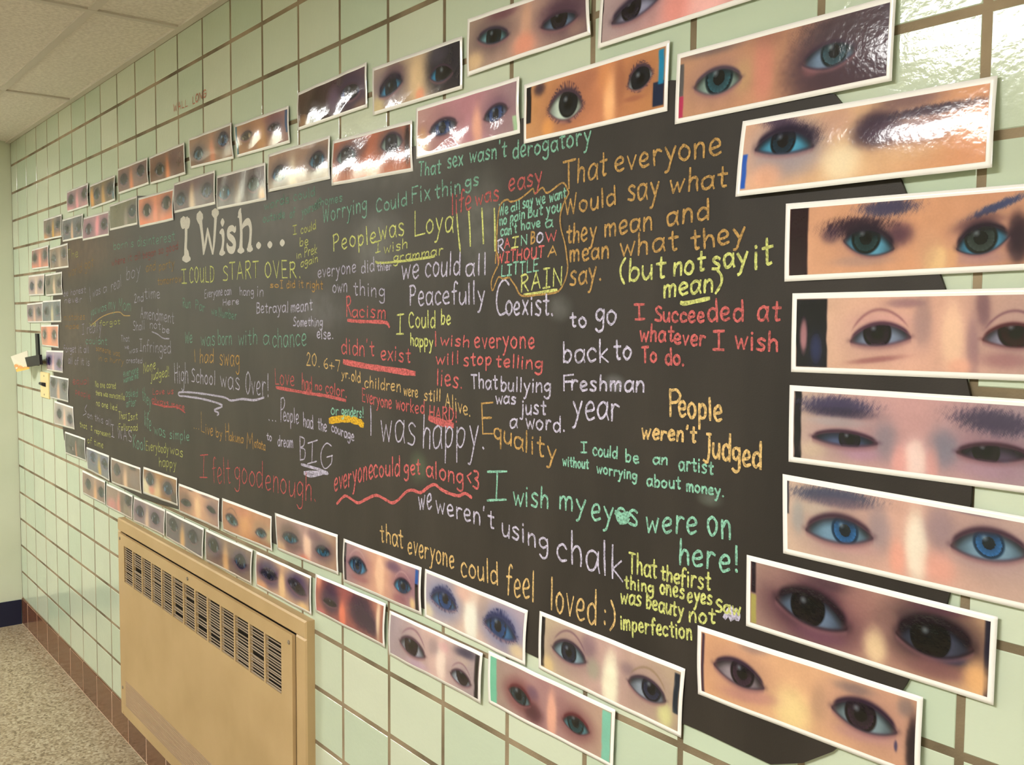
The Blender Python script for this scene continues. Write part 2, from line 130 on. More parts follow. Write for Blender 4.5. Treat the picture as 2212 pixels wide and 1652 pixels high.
{'row':'L2I','q':[749.8,-691.5,1038.0,-687.9,1047.4,-784.4,755.5,-786.0],'nx':17,'ny':23,'bg':['#6c665c','#6c665c','#6c665c'],'look':'olive grey left,pink right','e':[[20.3,40.2,95.7,40.2,0.26,0.2,58.0,38.3,0.24,'#54524c',{'scl':'#8a94a8','sk':0.0}],[208.8,49.8,284.2,49.8,0.26,0.2,246.5,47.9,0.24,'#342c48',{'scl':'#c0b8c8','sk':0.0}]],'b':[[159.5,71.8,17.4,0.0,0.0,43.1,'#d8b498',0.9],[58.0,36.4,46.8,0.0,0.0,28.7,'#5c5854',0.8],[246.5,46.0,46.8,0.0,0.0,28.7,'#5c5854',0.8]],'r':[],'L':0.62,'c':1.0,'t':0},
{'row':'L3O','q':[378.5,-816.1,685.2,-811.2,680.7,-904.1,385.7,-906.1],'nx':15,'ny':21,'bg':['#8c7a7c','#8c7a7c','#8c7a7c'],'look':'soft mauve with peach nose','e':[[27.1,47.6,105.3,47.6,0.26,0.2,66.2,45.8,0.24,'#3c4864',{'scl':'#8a94a8','sk':0.0}],[195.5,45.8,273.7,45.8,0.26,0.2,234.6,44.0,0.24,'#48506c',{'scl':'#8a94a8','sk':0.0}]],'b':[[144.4,68.7,18.0,0.0,0.0,41.2,'#e8b49c',0.9],[45.1,87.0,60.2,0.0,0.0,22.9,'#d8a090',0.7],[255.7,87.0,60.2,0.0,0.0,22.9,'#d8a090',0.5],[66.2,44.0,48.5,0.0,0.0,27.5,'#605868',0.8],[234.6,42.1,48.5,0.0,0.0,27.5,'#605868',0.8]],'r':[],'L':0.72,'c':1.0,'t':0},
{'row':'L3I','q':[691.0,-806.3,1008.5,-803.8,1004.1,-899.4,680.7,-904.1],'nx':18,'ny':23,'bg':['#6c7074','#6c7074','#6c7074'],'look':'blue grey haze,curled right edge','e':[[38.5,50.5,121.8,50.5,0.26,0.2,80.1,48.5,0.24,'#4c5464',{'scl':'#8a94a8','sk':0.0}],[230.8,50.5,314.1,50.5,0.26,0.2,272.4,48.5,0.24,'#3c6474',{'scl':'#8a94a8','sk':0.0}]],'b':[[176.3,72.8,19.2,0.0,0.0,43.7,'#d0c098',0.9],[80.1,46.6,51.7,0.0,0.0,29.1,'#585c68',0.8],[272.4,46.6,51.7,0.0,0.0,29.1,'#585c68',0.8]],'r':[],'L':0.72,'c':1.0,'t':0},
{'row':'L4','q':[647.6,-915.7,960.6,-910.4,955.7,-1011.0,653.6,-1009.3],'nx':17,'ny':24,'bg':['#d88c70','#d88c70','#d88c70'],'look':'orange skin with white rimmed eyes','e':[[27.7,45.7,107.7,45.7,0.26,0.2,67.7,43.8,0.24,'#2c2c38',{'scl':'#e0e0e0','sk':0.0}],[199.9,45.7,279.9,45.7,0.26,0.2,239.9,43.8,0.24,'#343440',{'scl':'#e0e0e0','sk':0.0}]],'b':[[153.8,72.9,18.5,0.0,0.0,43.8,'#e88c6c',0.9],[67.7,41.8,49.6,0.0,0.0,29.2,'#6c5454',0.8],[239.9,41.8,49.6,0.0,0.0,29.2,'#6c5454',0.8]],'r':[],'L':0.72,'c':1.0,'t':0},
{'row':'L5','q':[730.7,-1026.0,1030.1,-1019.6,1016.6,-1114.9,726.5,-1116.3],'nx':17,'ny':23,'bg':['#9a8ca0','#9a8ca0','#9a8ca0'],'look':'lilac with violet left eye','e':[[14.7,50.4,91.4,50.4,0.26,0.2,53.1,48.6,0.24,'#281c50',{'scl':'#8a94a8','sk':0.0}],[197.5,57.9,274.1,57.9,0.26,0.2,235.8,56.0,0.24,'#5c6478',{'scl':'#8a94a8','sk':0.0}]],'b':[[132.6,70.0,17.7,0.0,0.0,42.0,'#f0c4c0',0.9],[53.1,46.7,47.5,0.0,0.0,28.0,'#5c5474',0.8],[235.8,54.2,47.5,0.0,0.0,28.0,'#5c5474',0.8]],'r':[],'L':0.72,'c':1.0,'t':0},
{'row':'L6','q':[791.4,-1133.6,1101.8,-1133.4,1097.3,-1233.4,786.2,-1235.9],'nx':18,'ny':24,'bg':['#78767a','#78767a','#78767a'],'look':'grey squint beside the switch plate','e':[[21.8,32.4,102.6,32.4,0.26,0.2,62.2,30.4,0.24,'#30343c',{'scl':'#8a94a8','sk':0.0}],[208.2,37.4,289.0,37.4,0.26,0.2,248.6,35.4,0.24,'#34383c',{'scl':'#8a94a8','sk':0.0}]],'b':[[149.2,75.9,18.6,0.0,0.0,45.5,'#d8a484',0.9],[62.2,28.3,50.1,0.0,0.0,30.4,'#54565c',0.8],[248.6,33.4,50.1,0.0,0.0,30.4,'#54565c',0.8]],'r':[],'L':0.72,'c':1.0,'t':0},
{'row':'L7','q':[855.5,-1243.4,1167.3,-1246.9,1181.0,-1339.6,850.3,-1347.4],'nx':20,'ny':24,'bg':['#a89c94','#a89c94','#a89c94'],'look':'teal iris,salmon nose','e':[[48.2,51.4,131.7,51.4,0.26,0.2,90.0,49.5,0.24,'#34505c',{'scl':'#8a94a8','sk':0.0}],[224.9,61.3,308.5,61.3,0.26,0.2,266.7,59.4,0.24,'#44485c',{'scl':'#8a94a8','sk':0.0}]],'b':[[176.7,74.2,19.3,0.0,0.0,44.5,'#ecb8a4',0.9],[90.0,47.5,51.8,0.0,0.0,29.7,'#6c6c74',0.8],[266.7,57.4,51.8,0.0,0.0,29.7,'#6c6c74',0.8]],'r':[],'L':0.72,'c':1.0,'t':0},
{'row':'BI','q':[1024.1,-1362.2,1343.1,-1359.9,1350.3,-1452.2,1026.5,-1456.8],'nx':21,'ny':23,'bg':['#4c4a4c','#4c4a4c','#4c4a4c'],'look':'almost black with small light specks','e':[[64.3,58.1,147.8,58.1,0.26,0.2,106.1,56.2,0.24,'#303034',{'scl':'#c0b0b0','sk':0.0}],[225.0,58.1,308.6,58.1,0.26,0.2,266.8,56.2,0.24,'#3c3034',{'scl':'#a89090','sk':0.0}]],'b':[[176.8,70.2,12.9,0.0,0.0,42.1,'#c08468',0.9],[106.1,54.3,51.8,0.0,0.0,28.1,'#3c3c40',0.8],[266.8,54.3,51.8,0.0,0.0,28.1,'#3c3c40',0.8]],'r':[],'L':0.8,'c':1.0,'t':0},
{'row':'BI','q':[1360.0,-1391.7,1661.8,-1391.7,1667.8,-1488.3,1372.2,-1481.8],'nx':22,'ny':26,'bg':['#74747c','#74747c','#74747c'],'look':'blue iris,yellow nose','e':[[50.8,34.7,128.4,34.7,0.26,0.2,89.6,32.8,0.24,'#2c4870',{'scl':'#90b0d0','sk':0.0}],[206.1,39.4,283.7,39.4,0.26,0.2,244.9,37.5,0.24,'#3c5068',{'scl':'#8a94a8','sk':0.0}]],'b':[[173.2,70.4,17.9,0.0,0.0,42.2,'#d8b060',0.9],[89.6,31.0,48.1,0.0,0.0,28.2,'#5c6080',0.8],[244.9,35.7,48.1,0.0,0.0,28.2,'#5c6080',0.8]],'r':[],'L':0.82,'c':1.0,'t':0},
{'row':'BI','q':[1687.1,-1395.1,2028.7,-1390.9,2041.6,-1479.9,1689.0,-1490.4],'nx':31,'ny':26,'bg':['#8c7468','#8c7468','#8c7468'],'look':'wrinkled grey brow over peach nose','e':[[31.3,40.8,121.5,40.8,0.26,0.2,76.4,38.9,0.24,'#5c5458',{'scl':'#8a94a8','sk':0.0}]],'b':[[173.6,69.5,20.8,0.0,0.0,41.7,'#f4c8a4',0.9],[76.4,37.1,56.0,0.0,0.0,27.8,'#84706c',0.8],[260.4,11.1,34.7,0.0,0.0,7.4,'#342c34',0.9],[277.8,55.6,52.1,0.0,0.0,27.8,'#8c7c78',0.8]],'r':[],'L':0.85,'c':1.0,'t':0},
{'row':'BI','q':[2065.1,-1382.9,2397.0,-1377.4,2392.9,-1466.3,2052.7,-1475.9],'nx':35,'ny':28,'bg':['#a4744c','#a4744c','#a4744c'],'look':'cream left side,blue right eye','e':[[30.3,38.4,117.6,38.4,0.26,0.2,73.9,36.6,0.24,'#2c3448',{'scl':'#a8b8c8','sk':0.0}],[208.4,47.6,295.8,47.6,0.26,0.2,252.1,45.7,0.24,'#2c4468',{'scl':'#80a8d0','sk':0.0}]],'b':[[141.2,68.6,40.3,0.0,0.0,41.2,'#f4d0a0',0.9],[73.9,34.8,54.2,0.0,0.0,27.4,'#4c4058',0.8],[252.1,43.9,54.2,0.0,0.0,27.4,'#4c4058',0.8],[40.3,68.6,60.5,0.0,0.0,36.6,'#ece0bc',0.95],[90.8,68.6,26.9,0.0,0.0,12.8,'#dc8474',0.8],[312.6,77.7,33.6,0.0,0.0,22.9,'#302c38',0.8]],'r':[],'L':0.88,'c':1.0,'t':0},
{'row':'BI','q':[2410.6,-1391.6,2740.4,-1389.7,2737.3,-1480.7,2409.7,-1482.5],'nx':41,'ny':32,'bg':['#a87c68','#dca888','#a88478'],'look':'hazel brown eyes,broad orange nose','e':[[20.7,54.4,108.9,52.5,0.115,0.096,62.3,50.5,0.219,'#34383c',{'scl':'#708088','sk':0.6,'sock':'#64504c'}],[233.8,40.0,306.8,45.7,0.116,0.09,270.7,40.7,0.245,'#34303c',{'scl':'#6c7080','sk':0.5,'sock':'#604c5c'}]],'b':[[163.4,55.3,22.8,0.0,0.0,33.3,'#f8cca0',0.9],[97.8,4.8,24.7,0.0,0.0,5.6,'#4c4040',0.8],[222.6,9.1,34.6,0.0,0.0,5.4,'#6c545c',0.6]],'r':[],'L':0.88,'c':1.0,'t':0},
{'row':'BI','q':[2759.5,-1384.8,3087.9,-1383.3,3092.4,-1473.4,2764.4,-1478.0],'nx':50,'ny':35,'bg':['#c08868','#cc9068','#b8886c'],'look':'light grey wide open eyes','e':[[27.8,47.7,114.6,56.2,0.171,0.143,72.0,48.9,0.255,'#54747c',{'scl':'#d0e8ec','sk':0.4,'sock':'#8c6454','crease':'#7c6054'}],[229.3,59.0,299.9,53.7,0.183,0.148,266.2,48.8,0.252,'#486c7c',{'scl':'#c4e0e8','sk':0.4,'sock':'#7c7468'}]],'b':[[157.6,46.3,29.7,0.0,0.0,30.1,'#e8a870',0.7],[135.5,14.1,50.2,0.0,0.0,16.1,'#c88068',0.6],[324.1,57.1,26.8,0.0,0.0,19.4,'#c0b890',0.7]],'r':[],'L':0.9,'c':1.0,'t':0},
{'row':'BI','q':[3107.8,-1370.4,3445.7,-1365.4,3444.8,-1458.8,3120.8,-1463.5],'nx':65,'ny':41,'bg':['#b08c80','#b4908c','#b08c78'],'look':'tired blue eyes,pink nose','e':[[41.0,53.9,131.6,48.1,0.147,0.129,85.1,47.7,0.227,'#2c6484',{'scl':'#64b0d0','sk':0.8,'sock':'#5c4a48'}],[222.6,54.6,298.5,50.8,0.167,0.148,261.3,46.7,0.232,'#306484',{'scl':'#60a8cc','sk':0.8,'sock':'#5c4c58'}]],'b':[[178.5,56.3,20.4,0.0,0.0,39.1,'#fcd0b8',0.95],[159.8,92.3,28.0,0.0,0.0,12.5,'#f08870',0.8],[26.9,82.7,25.6,0.0,0.0,13.0,'#e8bc90',0.7],[213.6,22.0,39.0,0.0,0.0,12.2,'#6c4c5c',0.6]],'r':[],'L':0.92,'c':1.0,'t':0},
{'row':'BI','q':[3471.4,-1369.4,3791.9,-1368.7,3793.6,-1465.5,3468.5,-1469.2],'nx':80,'ny':49,'bg':['#a8848c','#e0a890','#a07c88'],'look':'wide open vivid blue eyes','e':[[28.2,49.7,110.3,50.1,0.248,0.205,68.0,46.5,0.222,'#18406c',{'scl':'#54ace8','sk':0.5,'sock':'#84586c','crease':'#c89ca0'}],[223.0,56.3,289.4,50.5,0.257,0.224,259.1,51.9,0.241,'#163860',{'scl':'#4ca8e4','sk':0.5,'sock':'#7c5068','crease':'#c89ca0'}]],'b':[[163.6,50.9,19.1,0.0,0.0,41.8,'#fcccac',0.95],[218.2,19.8,28.3,-0.3,0.0,10.7,'#583860',0.75],[77.6,74.5,33.2,0.0,0.0,7.5,'#a06468',0.6],[244.2,83.5,26.1,0.0,0.0,10.7,'#8c5060',0.6],[292.1,83.0,8.8,0.0,0.0,12.3,'#f0cc94',0.9]],'r':[[6.5,17.4,6.5,91.8,'#2c2430'],[302.3,312.3,8.4,37.9,'#2c5cac'],[302.3,313.5,37.6,91.6,'#16141c']],'L':0.95,'c':1.0,'t':0},
{'row':'BI','q':[3806.3,-1368.3,4128.2,-1373.2,4120.3,-1473.0,3803.4,-1466.6],'nx':105,'ny':57,'bg':['#c4b4bc','#e4c4b4','#bca8b4'],'look':'navy mascara,white lit nose','e':[[24.1,50.7,113.0,51.0,0.253,0.139,73.3,42.3,0.245,'#244c88',{'scl':'#4c84bc','sk':0.9,'sock':'#8488ac','lid':'#28305c','lw':0.12,'lash':0.2}],[200.9,52.2,295.8,57.8,0.254,0.141,242.1,49.3,0.233,'#204880',{'scl':'#4c88c4','sk':0.9,'sock':'#7c80a8','lid':'#28305c','lw':0.12,'lash':0.2}]],'b':[[158.6,63.9,19.7,0.0,0.0,46.1,'#fffdf0',0.98],[134.4,16.8,29.2,0.0,0.0,14.4,'#ecbcac',0.7],[195.2,25.2,15.1,0.0,0.0,31.1,'#b0988c',0.5],[11.7,83.9,18.0,0.0,0.0,15.4,'#f4e4c0',0.8],[297.7,80.1,20.7,0.0,0.0,13.4,'#f8dcac',0.8]],'r':[],'L':0.97,'c':1.0,'t':0},
{'row':'BI','q':[4158.1,-1366.8,4482.9,-1371.5,4476.5,-1475.2,4156.7,-1466.9],'nx':150,'ny':71,'bg':['#c4b094','#c8a49c','#bca48c'],'look':'tan skin,dark slate irises','e':[[36.8,52.7,120.1,52.8,0.27,0.15,78.5,48.6,0.197,'#262a40',{'scl':'#a4c4d8','sk':0.5,'sock':'#846870','crease':'#6c4c5c'}],[213.8,52.3,291.3,58.4,0.249,0.183,261.4,49.5,0.218,'#2c3048',{'scl':'#a8b4c8','sk':0.4,'sock':'#94787c','crease':'#8c7458'}]],'b':[[175.0,70.1,17.2,0.0,0.0,48.0,'#fff8dc',0.98],[124.8,24.5,16.8,0.0,0.0,18.7,'#7c6070',0.6],[136.3,58.9,14.3,0.0,0.0,15.2,'#a4a490',0.7],[211.5,34.9,13.1,0.0,0.0,9.7,'#846c74',0.6],[289.9,79.4,14.1,0.0,0.0,16.9,'#e0e09c',0.85],[27.1,86.8,13.4,0.0,0.0,14.5,'#e8c890',0.8]],'r':[[5.8,16.1,7.5,93.4,'#17131a'],[304.8,315.3,10.8,69.8,'#182434']],'L':0.97,'c':1.0,'t':0},
{'row':'BI','q':[4503.8,-1302.4,4835.8,-1300.2,4836.6,-1396.8,4506.3,-1401.0],'nx':231,'ny':85,'bg':['#e4ac84','#e8b48c','#d8a488'],'look':'peach skin,blue dot beneath eye','e':[[30.3,45.8,116.3,54.5,0.232,0.143,80.1,44.4,0.203,'#3c2838',{'scl':'#b4a4b0','sk':0.4,'sock':'#a47870','lid':'#302034','lw':0.07}],[215.7,47.8,302.7,51.2,0.249,0.17,255.3,44.6,0.212,'#322230',{'scl':'#98b0bc','sk':0.4,'sock':'#946c70','lid':'#2c1c30','lw':0.08}]],'b':[[158.1,73.0,25.4,0.0,0.0,27.9,'#fce0a0',0.9],[90.4,71.6,41.9,-5.3,0.0,9.3,'#bc8080',0.6],[261.9,67.9,35.2,-3.8,0.0,8.4,'#c08c90',0.6],[97.4,5.5,21.6,-1.0,0.0,8.2,'#8c7478',0.6],[244.5,15.8,23.8,-1.4,0.0,6.6,'#706468',0.6],[301.2,67.4,2.1,0.0,0.0,6.4,'#484060',0.95],[311.3,18.1,9.3,0.0,0.0,10.9,'#6c6468',0.6],[198.3,48.4,10.9,0.0,0.0,21.4,'#b08c74',0.5],[322.0,67.4,8.3,0.0,0.0,39.7,'#241c24',0.95]],'r':[[7.8,12.8,8.2,91.3,'#443040']],'L':1.0,'c':1.0,'t':0},
{'row':'BO','q':[1287.4,-1494.0,1602.2,-1496.1,1604.4,-1587.0,1289.5,-1589.8],'nx':23,'ny':24,'bg':['#a08478','#a08478','#a08478'],'look':'dull teal eyes,orange nose','e':[[47.2,46.7,129.1,46.7,0.26,0.2,88.2,44.8,0.24,'#384450',{'scl':'#8a94a8','sk':0.0}],[226.7,53.2,308.5,53.2,0.26,0.2,267.6,51.4,0.24,'#3c5054',{'scl':'#8a94a8','sk':0.0}]],'b':[[188.9,70.0,18.9,0.0,0.0,42.0,'#f4b888',0.9],[88.2,43.0,50.8,0.0,0.0,28.0,'#746864',0.8],[267.6,49.5,50.8,0.0,0.0,28.0,'#746864',0.8]],'r':[],'L':0.9,'c':1.0,'t':0},
{'row':'BO','q':[1619.3,-1501.4,1940.7,-1499.6,1931.4,-1589.5,1621.7,-1589.4],'nx':27,'ny':25,'bg':['#a0887c','#a0887c','#a0887c'],'look':'pink nose with grey hair strands','e':[[227.2,28.6,309.2,28.6,0.26,0.2,268.2,26.8,0.24,'#3c3440',{'scl':'#8a94a8','sk':0.0}]],'b':[[157.8,66.9,18.9,0.0,0.0,40.2,'#e89484',0.9],[268.2,25.0,50.9,0.0,0.0,26.8,'#4a4650',0.8],[195.6,44.6,22.1,0.0,0.0,44.6,'#74645c',0.9],[78.9,71.4,56.8,0.0,0.0,22.3,'#dc8c8c',0.8],[252.4,66.9,31.6,0.0,0.0,26.8,'#8c7c6c',0.8]],'r':[],'L':0.9,'c':1.0,'t':0},
{'row':'BO','q':[1951.9,-1501.5,2275.9,-1496.9,2268.3,-1585.4,1950.3,-1589.9],'nx':32,'ny':27,'bg':['#9a8488','#9a8488','#9a8488'],'look':'violet shadowed eyes,pale nose','e':[[28.9,46.1,112.3,46.1,0.26,0.2,70.6,44.3,0.24,'#3c3460',{'scl':'#8a94a8','sk':0.0}],[189.4,46.1,272.8,46.1,0.26,0.2,231.1,44.3,0.24,'#342c50',{'scl':'#8a94a8','sk':0.0}]],'b':[[144.4,66.5,19.3,0.0,0.0,39.9,'#fcd4b4',0.9],[70.6,42.5,51.7,0.0,0.0,26.6,'#5c4c64',0.8],[231.1,42.5,51.7,0.0,0.0,26.6,'#5c4c64',0.8]],'r':[],'L':0.92,'c':1.0,'t':0},
{'row':'BO','q':[2284.7,-1496.9,2615.5,-1498.0,2606.0,-1592.9,2283.7,-1586.5],'nx':38,'ny':31,'bg':['#74686c','#74686c','#74686c'],'look':'wrinkled grey lids,orange nose','e':[[29.4,38.8,114.3,38.8,0.26,0.2,71.9,37.0,0.24,'#4c4c54',{'scl':'#8a94a8','sk':0.0}],[202.5,43.5,287.4,43.5,0.26,0.2,244.9,41.6,0.24,'#4c4a54',{'scl':'#8a94a8','sk':0.0}]],'b':[[153.5,69.3,19.6,0.0,0.0,41.6,'#f0b878',0.9],[71.9,35.1,52.6,0.0,0.0,27.7,'#5c585c',0.8],[244.9,39.8,52.6,0.0,0.0,27.7,'#5c585c',0.8]],'r':[],'L':0.92,'c':1.0,'t':0},
{'row':'BO','q':[2627.2,-1497.0,2970.8,-1493.3,2958.7,-1589.9,2626.4,-1593.1],'nx':49,'ny':35,'bg':['#8c7468','#8c7468','#8c7468'],'look':'crumpled left lid,dark purple right eye','e':[[23.7,40.6,111.5,40.6,0.26,0.2,67.6,38.7,0.24,'#3c3834',{'scl':'#8a94a8','sk':0.0}],[219.7,50.3,307.6,50.3,0.26,0.2,263.6,48.4,0.24,'#2c2448',{'scl':'#5c7cac','sk':0.0}]],'b':[[155.5,72.5,20.3,0.0,0.0,43.5,'#f4c088',0.9],[67.6,36.8,54.5,0.0,0.0,29.0,'#504460',0.8],[263.6,46.4,54.5,0.0,0.0,29.0,'#504460',0.8]],'r':[],'L':0.93,'c':1.0,'t':0},
{'row':'BO','q':[2990.3,-1492.3,3310.0,-1491.0,3310.8,-1586.0,2987.9,-1586.9],'nx':57,'ny':40,'bg':['#c49c84','#dcb090','#c0a088'],'look':'smoky purple eyes,orange nose','e':[[29.5,52.0,135.1,45.0,0.137,0.109,83.4,49.5,0.23,'#24204c',{'scl':'#6c6c98','sk':1.0,'sock':'#44345c'}],[196.3,38.2,293.4,52.2,0.174,0.127,250.3,44.3,0.264,'#282840',{'scl':'#7c809c','sk':1.0,'sock':'#483860'}]],'b':[[159.6,61.3,17.7,0.0,0.0,36.9,'#fcd09c',0.95],[37.4,86.5,31.7,0.0,0.0,13.6,'#f0ac80',0.8],[276.9,87.1,27.3,0.0,0.0,12.5,'#f8cc8c',0.8]],'r':[[310.0,318.0,6.4,88.7,'#24202c']],'L':0.95,'c':1.0,'t':0},
{'row':'BO','q':[3332.0,-1480.1,3655.7,-1474.6,3650.3,-1571.5,3330.7,-1572.9],'nx':72,'ny':45,'bg':['#b06c60','#a8605c','#c08470'],'look':'dark red skin in deep shadow','e':[[42.8,55.7,110.8,53.9,0.127,0.106,82.4,54.6,0.245,'#281c38',{'scl':'#3c3050','sk':0.6,'sock':'#3c2844'}]],'b':[[78.1,39.5,36.9,0.0,0.0,38.2,'#44304a',0.9],[222.4,41.2,51.4,2.9,0.0,39.3,'#38263e',0.95],[267.0,62.1,28.1,1.3,0.0,22.0,'#38263e',0.9],[137.1,71.3,15.8,0.0,0.0,31.3,'#f88468',0.95],[101.7,-5.6,35.9,0.0,0.0,11.9,'#74485c',0.6],[19.3,9.5,12.8,0.0,0.0,20.6,'#f09c80',0.8],[28.1,88.0,21.4,0.0,0.0,10.3,'#d8787c',0.8],[294.4,40.7,7.5,-2.5,0.0,39.6,'#fcdcbc',0.9],[311.9,41.9,6.8,0.0,0.0,35.7,'#a8685c',0.8]],'r':[],'L':0.96,'c':1.0,'t':0},
{'row':'BO','q':[3670.1,-1485.7,3998.4,-1485.0,3992.9,-1582.3,3666.4,-1582.2],'nx':95,'ny':52,'bg':['#b09ca4','#e0bcb4','#b09ca0'],'look':'pale lilac lids,dark brown irises','e':[[45.3,53.4,141.9,60.6,0.222,0.144,90.3,49.9,0.224,'#34242c',{'scl':'#bcc0d4','sk':0.35,'sock':'#8c7c84','crease':'#845c70','lid':'#4c3444'}],[228.8,67.3,297.7,70.1,0.245,0.177,268.8,60.2,0.251,'#34242c',{'scl':'#bcc4d8','sk':0.35,'sock':'#8c7c84','crease':'#845c70','lid':'#4c3444'}]],'b':[[195.2,56.3,15.8,0.0,0.0,40.1,'#fce4d8',0.95],[167.6,31.8,17.6,0.0,0.0,15.2,'#8c7c84',0.5],[274.2,15.1,32.9,-2.1,0.0,9.6,'#3c3850',0.85],[202.2,23.8,17.0,0.0,0.0,10.0,'#e0a8ac',0.6],[112.2,84.1,33.9,0.0,0.0,8.7,'#c8a8c8',0.6],[269.9,32.8,21.4,0.0,0.0,8.1,'#c8b0a0',0.5]],'r':[[307.2,319.5,8.0,99.9,'#191317']],'L':0.97,'c':1.0,'t':0},
{'row':'BO','q':[4016.1,-1475.3,4342.7,-1477.6,4339.9,-1573.1,4016.9,-1572.5],'nx':130,'ny':60,'bg':['#ac9488','#b08484','#c0a08c'],'look':'red rimmed eyes between green strips','e':[[60.1,51.4,124.3,58.8,0.26,0.199,89.7,52.4,0.304,'#2c3c44',{'scl':'#8cacb8','sk':0.9,'sock':'#7c4448','lid':'#5c242c','lw':0.1}],[204.6,57.2,270.4,57.0,0.262,0.2,236.6,51.4,0.272,'#24464e',{'scl':'#78b4c4','sk':0.8,'sock':'#7c4c50','lid':'#5c242c','lw':0.1}]],'b':[[176.8,61.3,12.0,0.0,0.0,41.2,'#f4b49c',0.95],[130.2,71.6,22.4,0.0,0.0,16.5,'#4c2830',0.85],[199.8,30.2,15.6,0.0,0.0,10.6,'#a47878',0.6],[126.7,37.7,14.0,0.0,0.0,11.0,'#6c5068',0.7]],'r':[[3.5,25.4,2.6,100.3,'#7cc8a8'],[297.8,317.3,8.4,99.6,'#84c8b0']],'L':0.98,'c':1.0,'t':0},
{'row':'RC','q':[4563.2,-612.8,4892.3,-616.3,4893.6,-712.3,4559.3,-711.1],'nx':263,'ny':95,'bg':['#dcac90','#e0b48c','#d89870'],'look':'one blue eye,one closed lid','e':[[26.1,40.2,115.7,46.4,0.248,0.083,69.3,34.6,0.184,'#1a3040',{'scl':'#58b4dc','sk':0.6,'sock':'#948894','lid':'#241c30','lw':0.12}]],'b':[[64.3,12.1,35.7,14.2,0.0,11.0,'#40344c',0.9],[96.5,33.2,25.9,0.0,0.0,13.8,'#241c30',0.9],[79.1,58.6,45.7,0.0,0.0,20.0,'#9c929c',0.75],[154.6,71.3,23.9,0.0,0.0,21.0,'#f8e4c0',0.9],[197.1,37.4,30.8,0.0,0.0,20.4,'#33263a',0.95],[262.8,25.5,60.4,-0.8,0.0,5.7,'#30283a',0.92],[246.5,44.4,48.6,-1.2,0.0,16.2,'#7c6472',0.75],[233.8,10.2,38.2,-0.1,0.0,10.8,'#5c4654',0.7],[143.3,18.5,22.1,0.0,0.0,17.2,'#b88c80',0.6],[308.8,65.3,22.5,0.0,0.0,34.5,'#e09c74',0.8],[226.4,70.6,39.2,0.0,0.0,9.1,'#d8ac84',0.6],[48.4,75.2,20.0,0.0,0.0,14.2,'#f0b090',0.7]],'r':[[7.6,15.5,44.5,88.1,'#2458bc']],'L':0.85,'c':0.9,'t':7.2},
{'row':'RC','q':[4633.7,-726.2,4960.8,-732.5,4962.0,-819.7,4634.7,-824.3],'nx':284,'ny':90,'bg':['#dca484','#dca07c','#d0987c'],'look':'bright blue eyes,black hair at left','e':[[83.4,48.1,149.2,61.3,0.265,0.194,113.2,46.8,0.244,'#243c40',{'scl':'#6cb8dc','sk':0.3,'sock':'#9c7878','lid':'#281c2c','lw':0.12}],[221.5,66.1,277.8,53.5,0.315,0.231,247.8,55.0,0.27,'#384240',{'scl':'#5cacd8','sk':0.3,'sock':'#8c6870','lid':'#241828','lw':0.12}]],'b':[[101.1,33.5,40.5,0.0,0.0,11.1,'#2c1e2e',0.95],[154.4,44.9,16.5,0.0,0.0,12.4,'#4c3044',0.85],[140.2,14.1,33.7,0.0,0.0,9.1,'#3c3c5c',0.92],[66.6,41.1,12.4,0.0,0.0,9.0,'#3c2c44',0.6],[107.1,73.1,35.4,0.0,0.0,5.9,'#ac8c84',0.6],[198.5,76.3,13.3,0.0,0.0,15.8,'#fcd498',0.9],[264.5,21.9,28.2,-9.8,0.0,4.7,'#38446c',0.92],[286.4,57.5,11.6,0.0,0.0,26.4,'#2c1c2a',0.96],[244.6,39.3,22.6,-4.2,0.0,8.5,'#442c3c',0.75],[245.6,77.4,27.6,0.0,0.0,7.1,'#ac8488',0.6],[187.8,62.8,13.5,0.0,0.0,23.1,'#c8987c',0.5],[217.4,75.9,5.7,0.0,0.0,11.4,'#e8b07c',0.6]],'r':[[6.9,33.8,5.8,88.9,'#2c1a22']],'L':0.92,'c':0.4,'t':0},
{'row':'RC','q':[4646.7,-839.2,4965.2,-838.1,4969.2,-933.9,4647.9,-938.4],'nx':279,'ny':98,'bg':['#dcb49c','#e4b09c','#c09c94'],'look':'brown eyes,ear at left','e':[[82.8,58.8,160.1,53.0,0.248,0.092,117.9,48.3,0.202,'#2a1a28',{'scl':'#98a4c4','sk':0.3,'sock':'#a48088','crease':'#84505c','lid':'#4c2c40'}],[240.1,54.7,307.7,56.6,0.271,0.104,274.8,46.2,0.235,'#301418',{'scl':'#a8a4c0','sk':0.3,'sock':'#a48488','crease':'#6c4454','lid':'#4c2028'}]],'b':[[115.9,79.4,31.0,-3.8,0.0,3.3,'#94585c',0.7],[121.8,33.7,31.0,0.0,0.0,7.5,'#d8a09c',0.6],[173.7,35.3,10.6,0.0,0.0,27.5,'#94787c',0.6],[207.8,53.7,11.5,0.0,0.0,35.4,'#fccfb0',0.9],[230.5,63.2,6.3,0.0,0.0,33.5,'#947078',0.7],[241.3,20.1,7.7,2.9,0.0,22.1,'#6c4c58',0.75],[263.1,76.4,23.8,0.0,0.0,8.2,'#946068',0.6],[152.0,14.0,20.3,0.0,0.0,5.1,'#6c4c64',0.5],[215.2,84.7,12.8,0.0,0.0,8.5,'#f4b098',0.7],[18.1,52.5,4.9,0.0,0.0,19.0,'#a8747c',1.0],[36.0,68.0,8.2,0.0,0.0,17.3,'#2c3464',0.8]],'r':[[6.9,51.1,7.6,90.5,'#15131d']],'L':0.95,'c':0.3,'t':0},
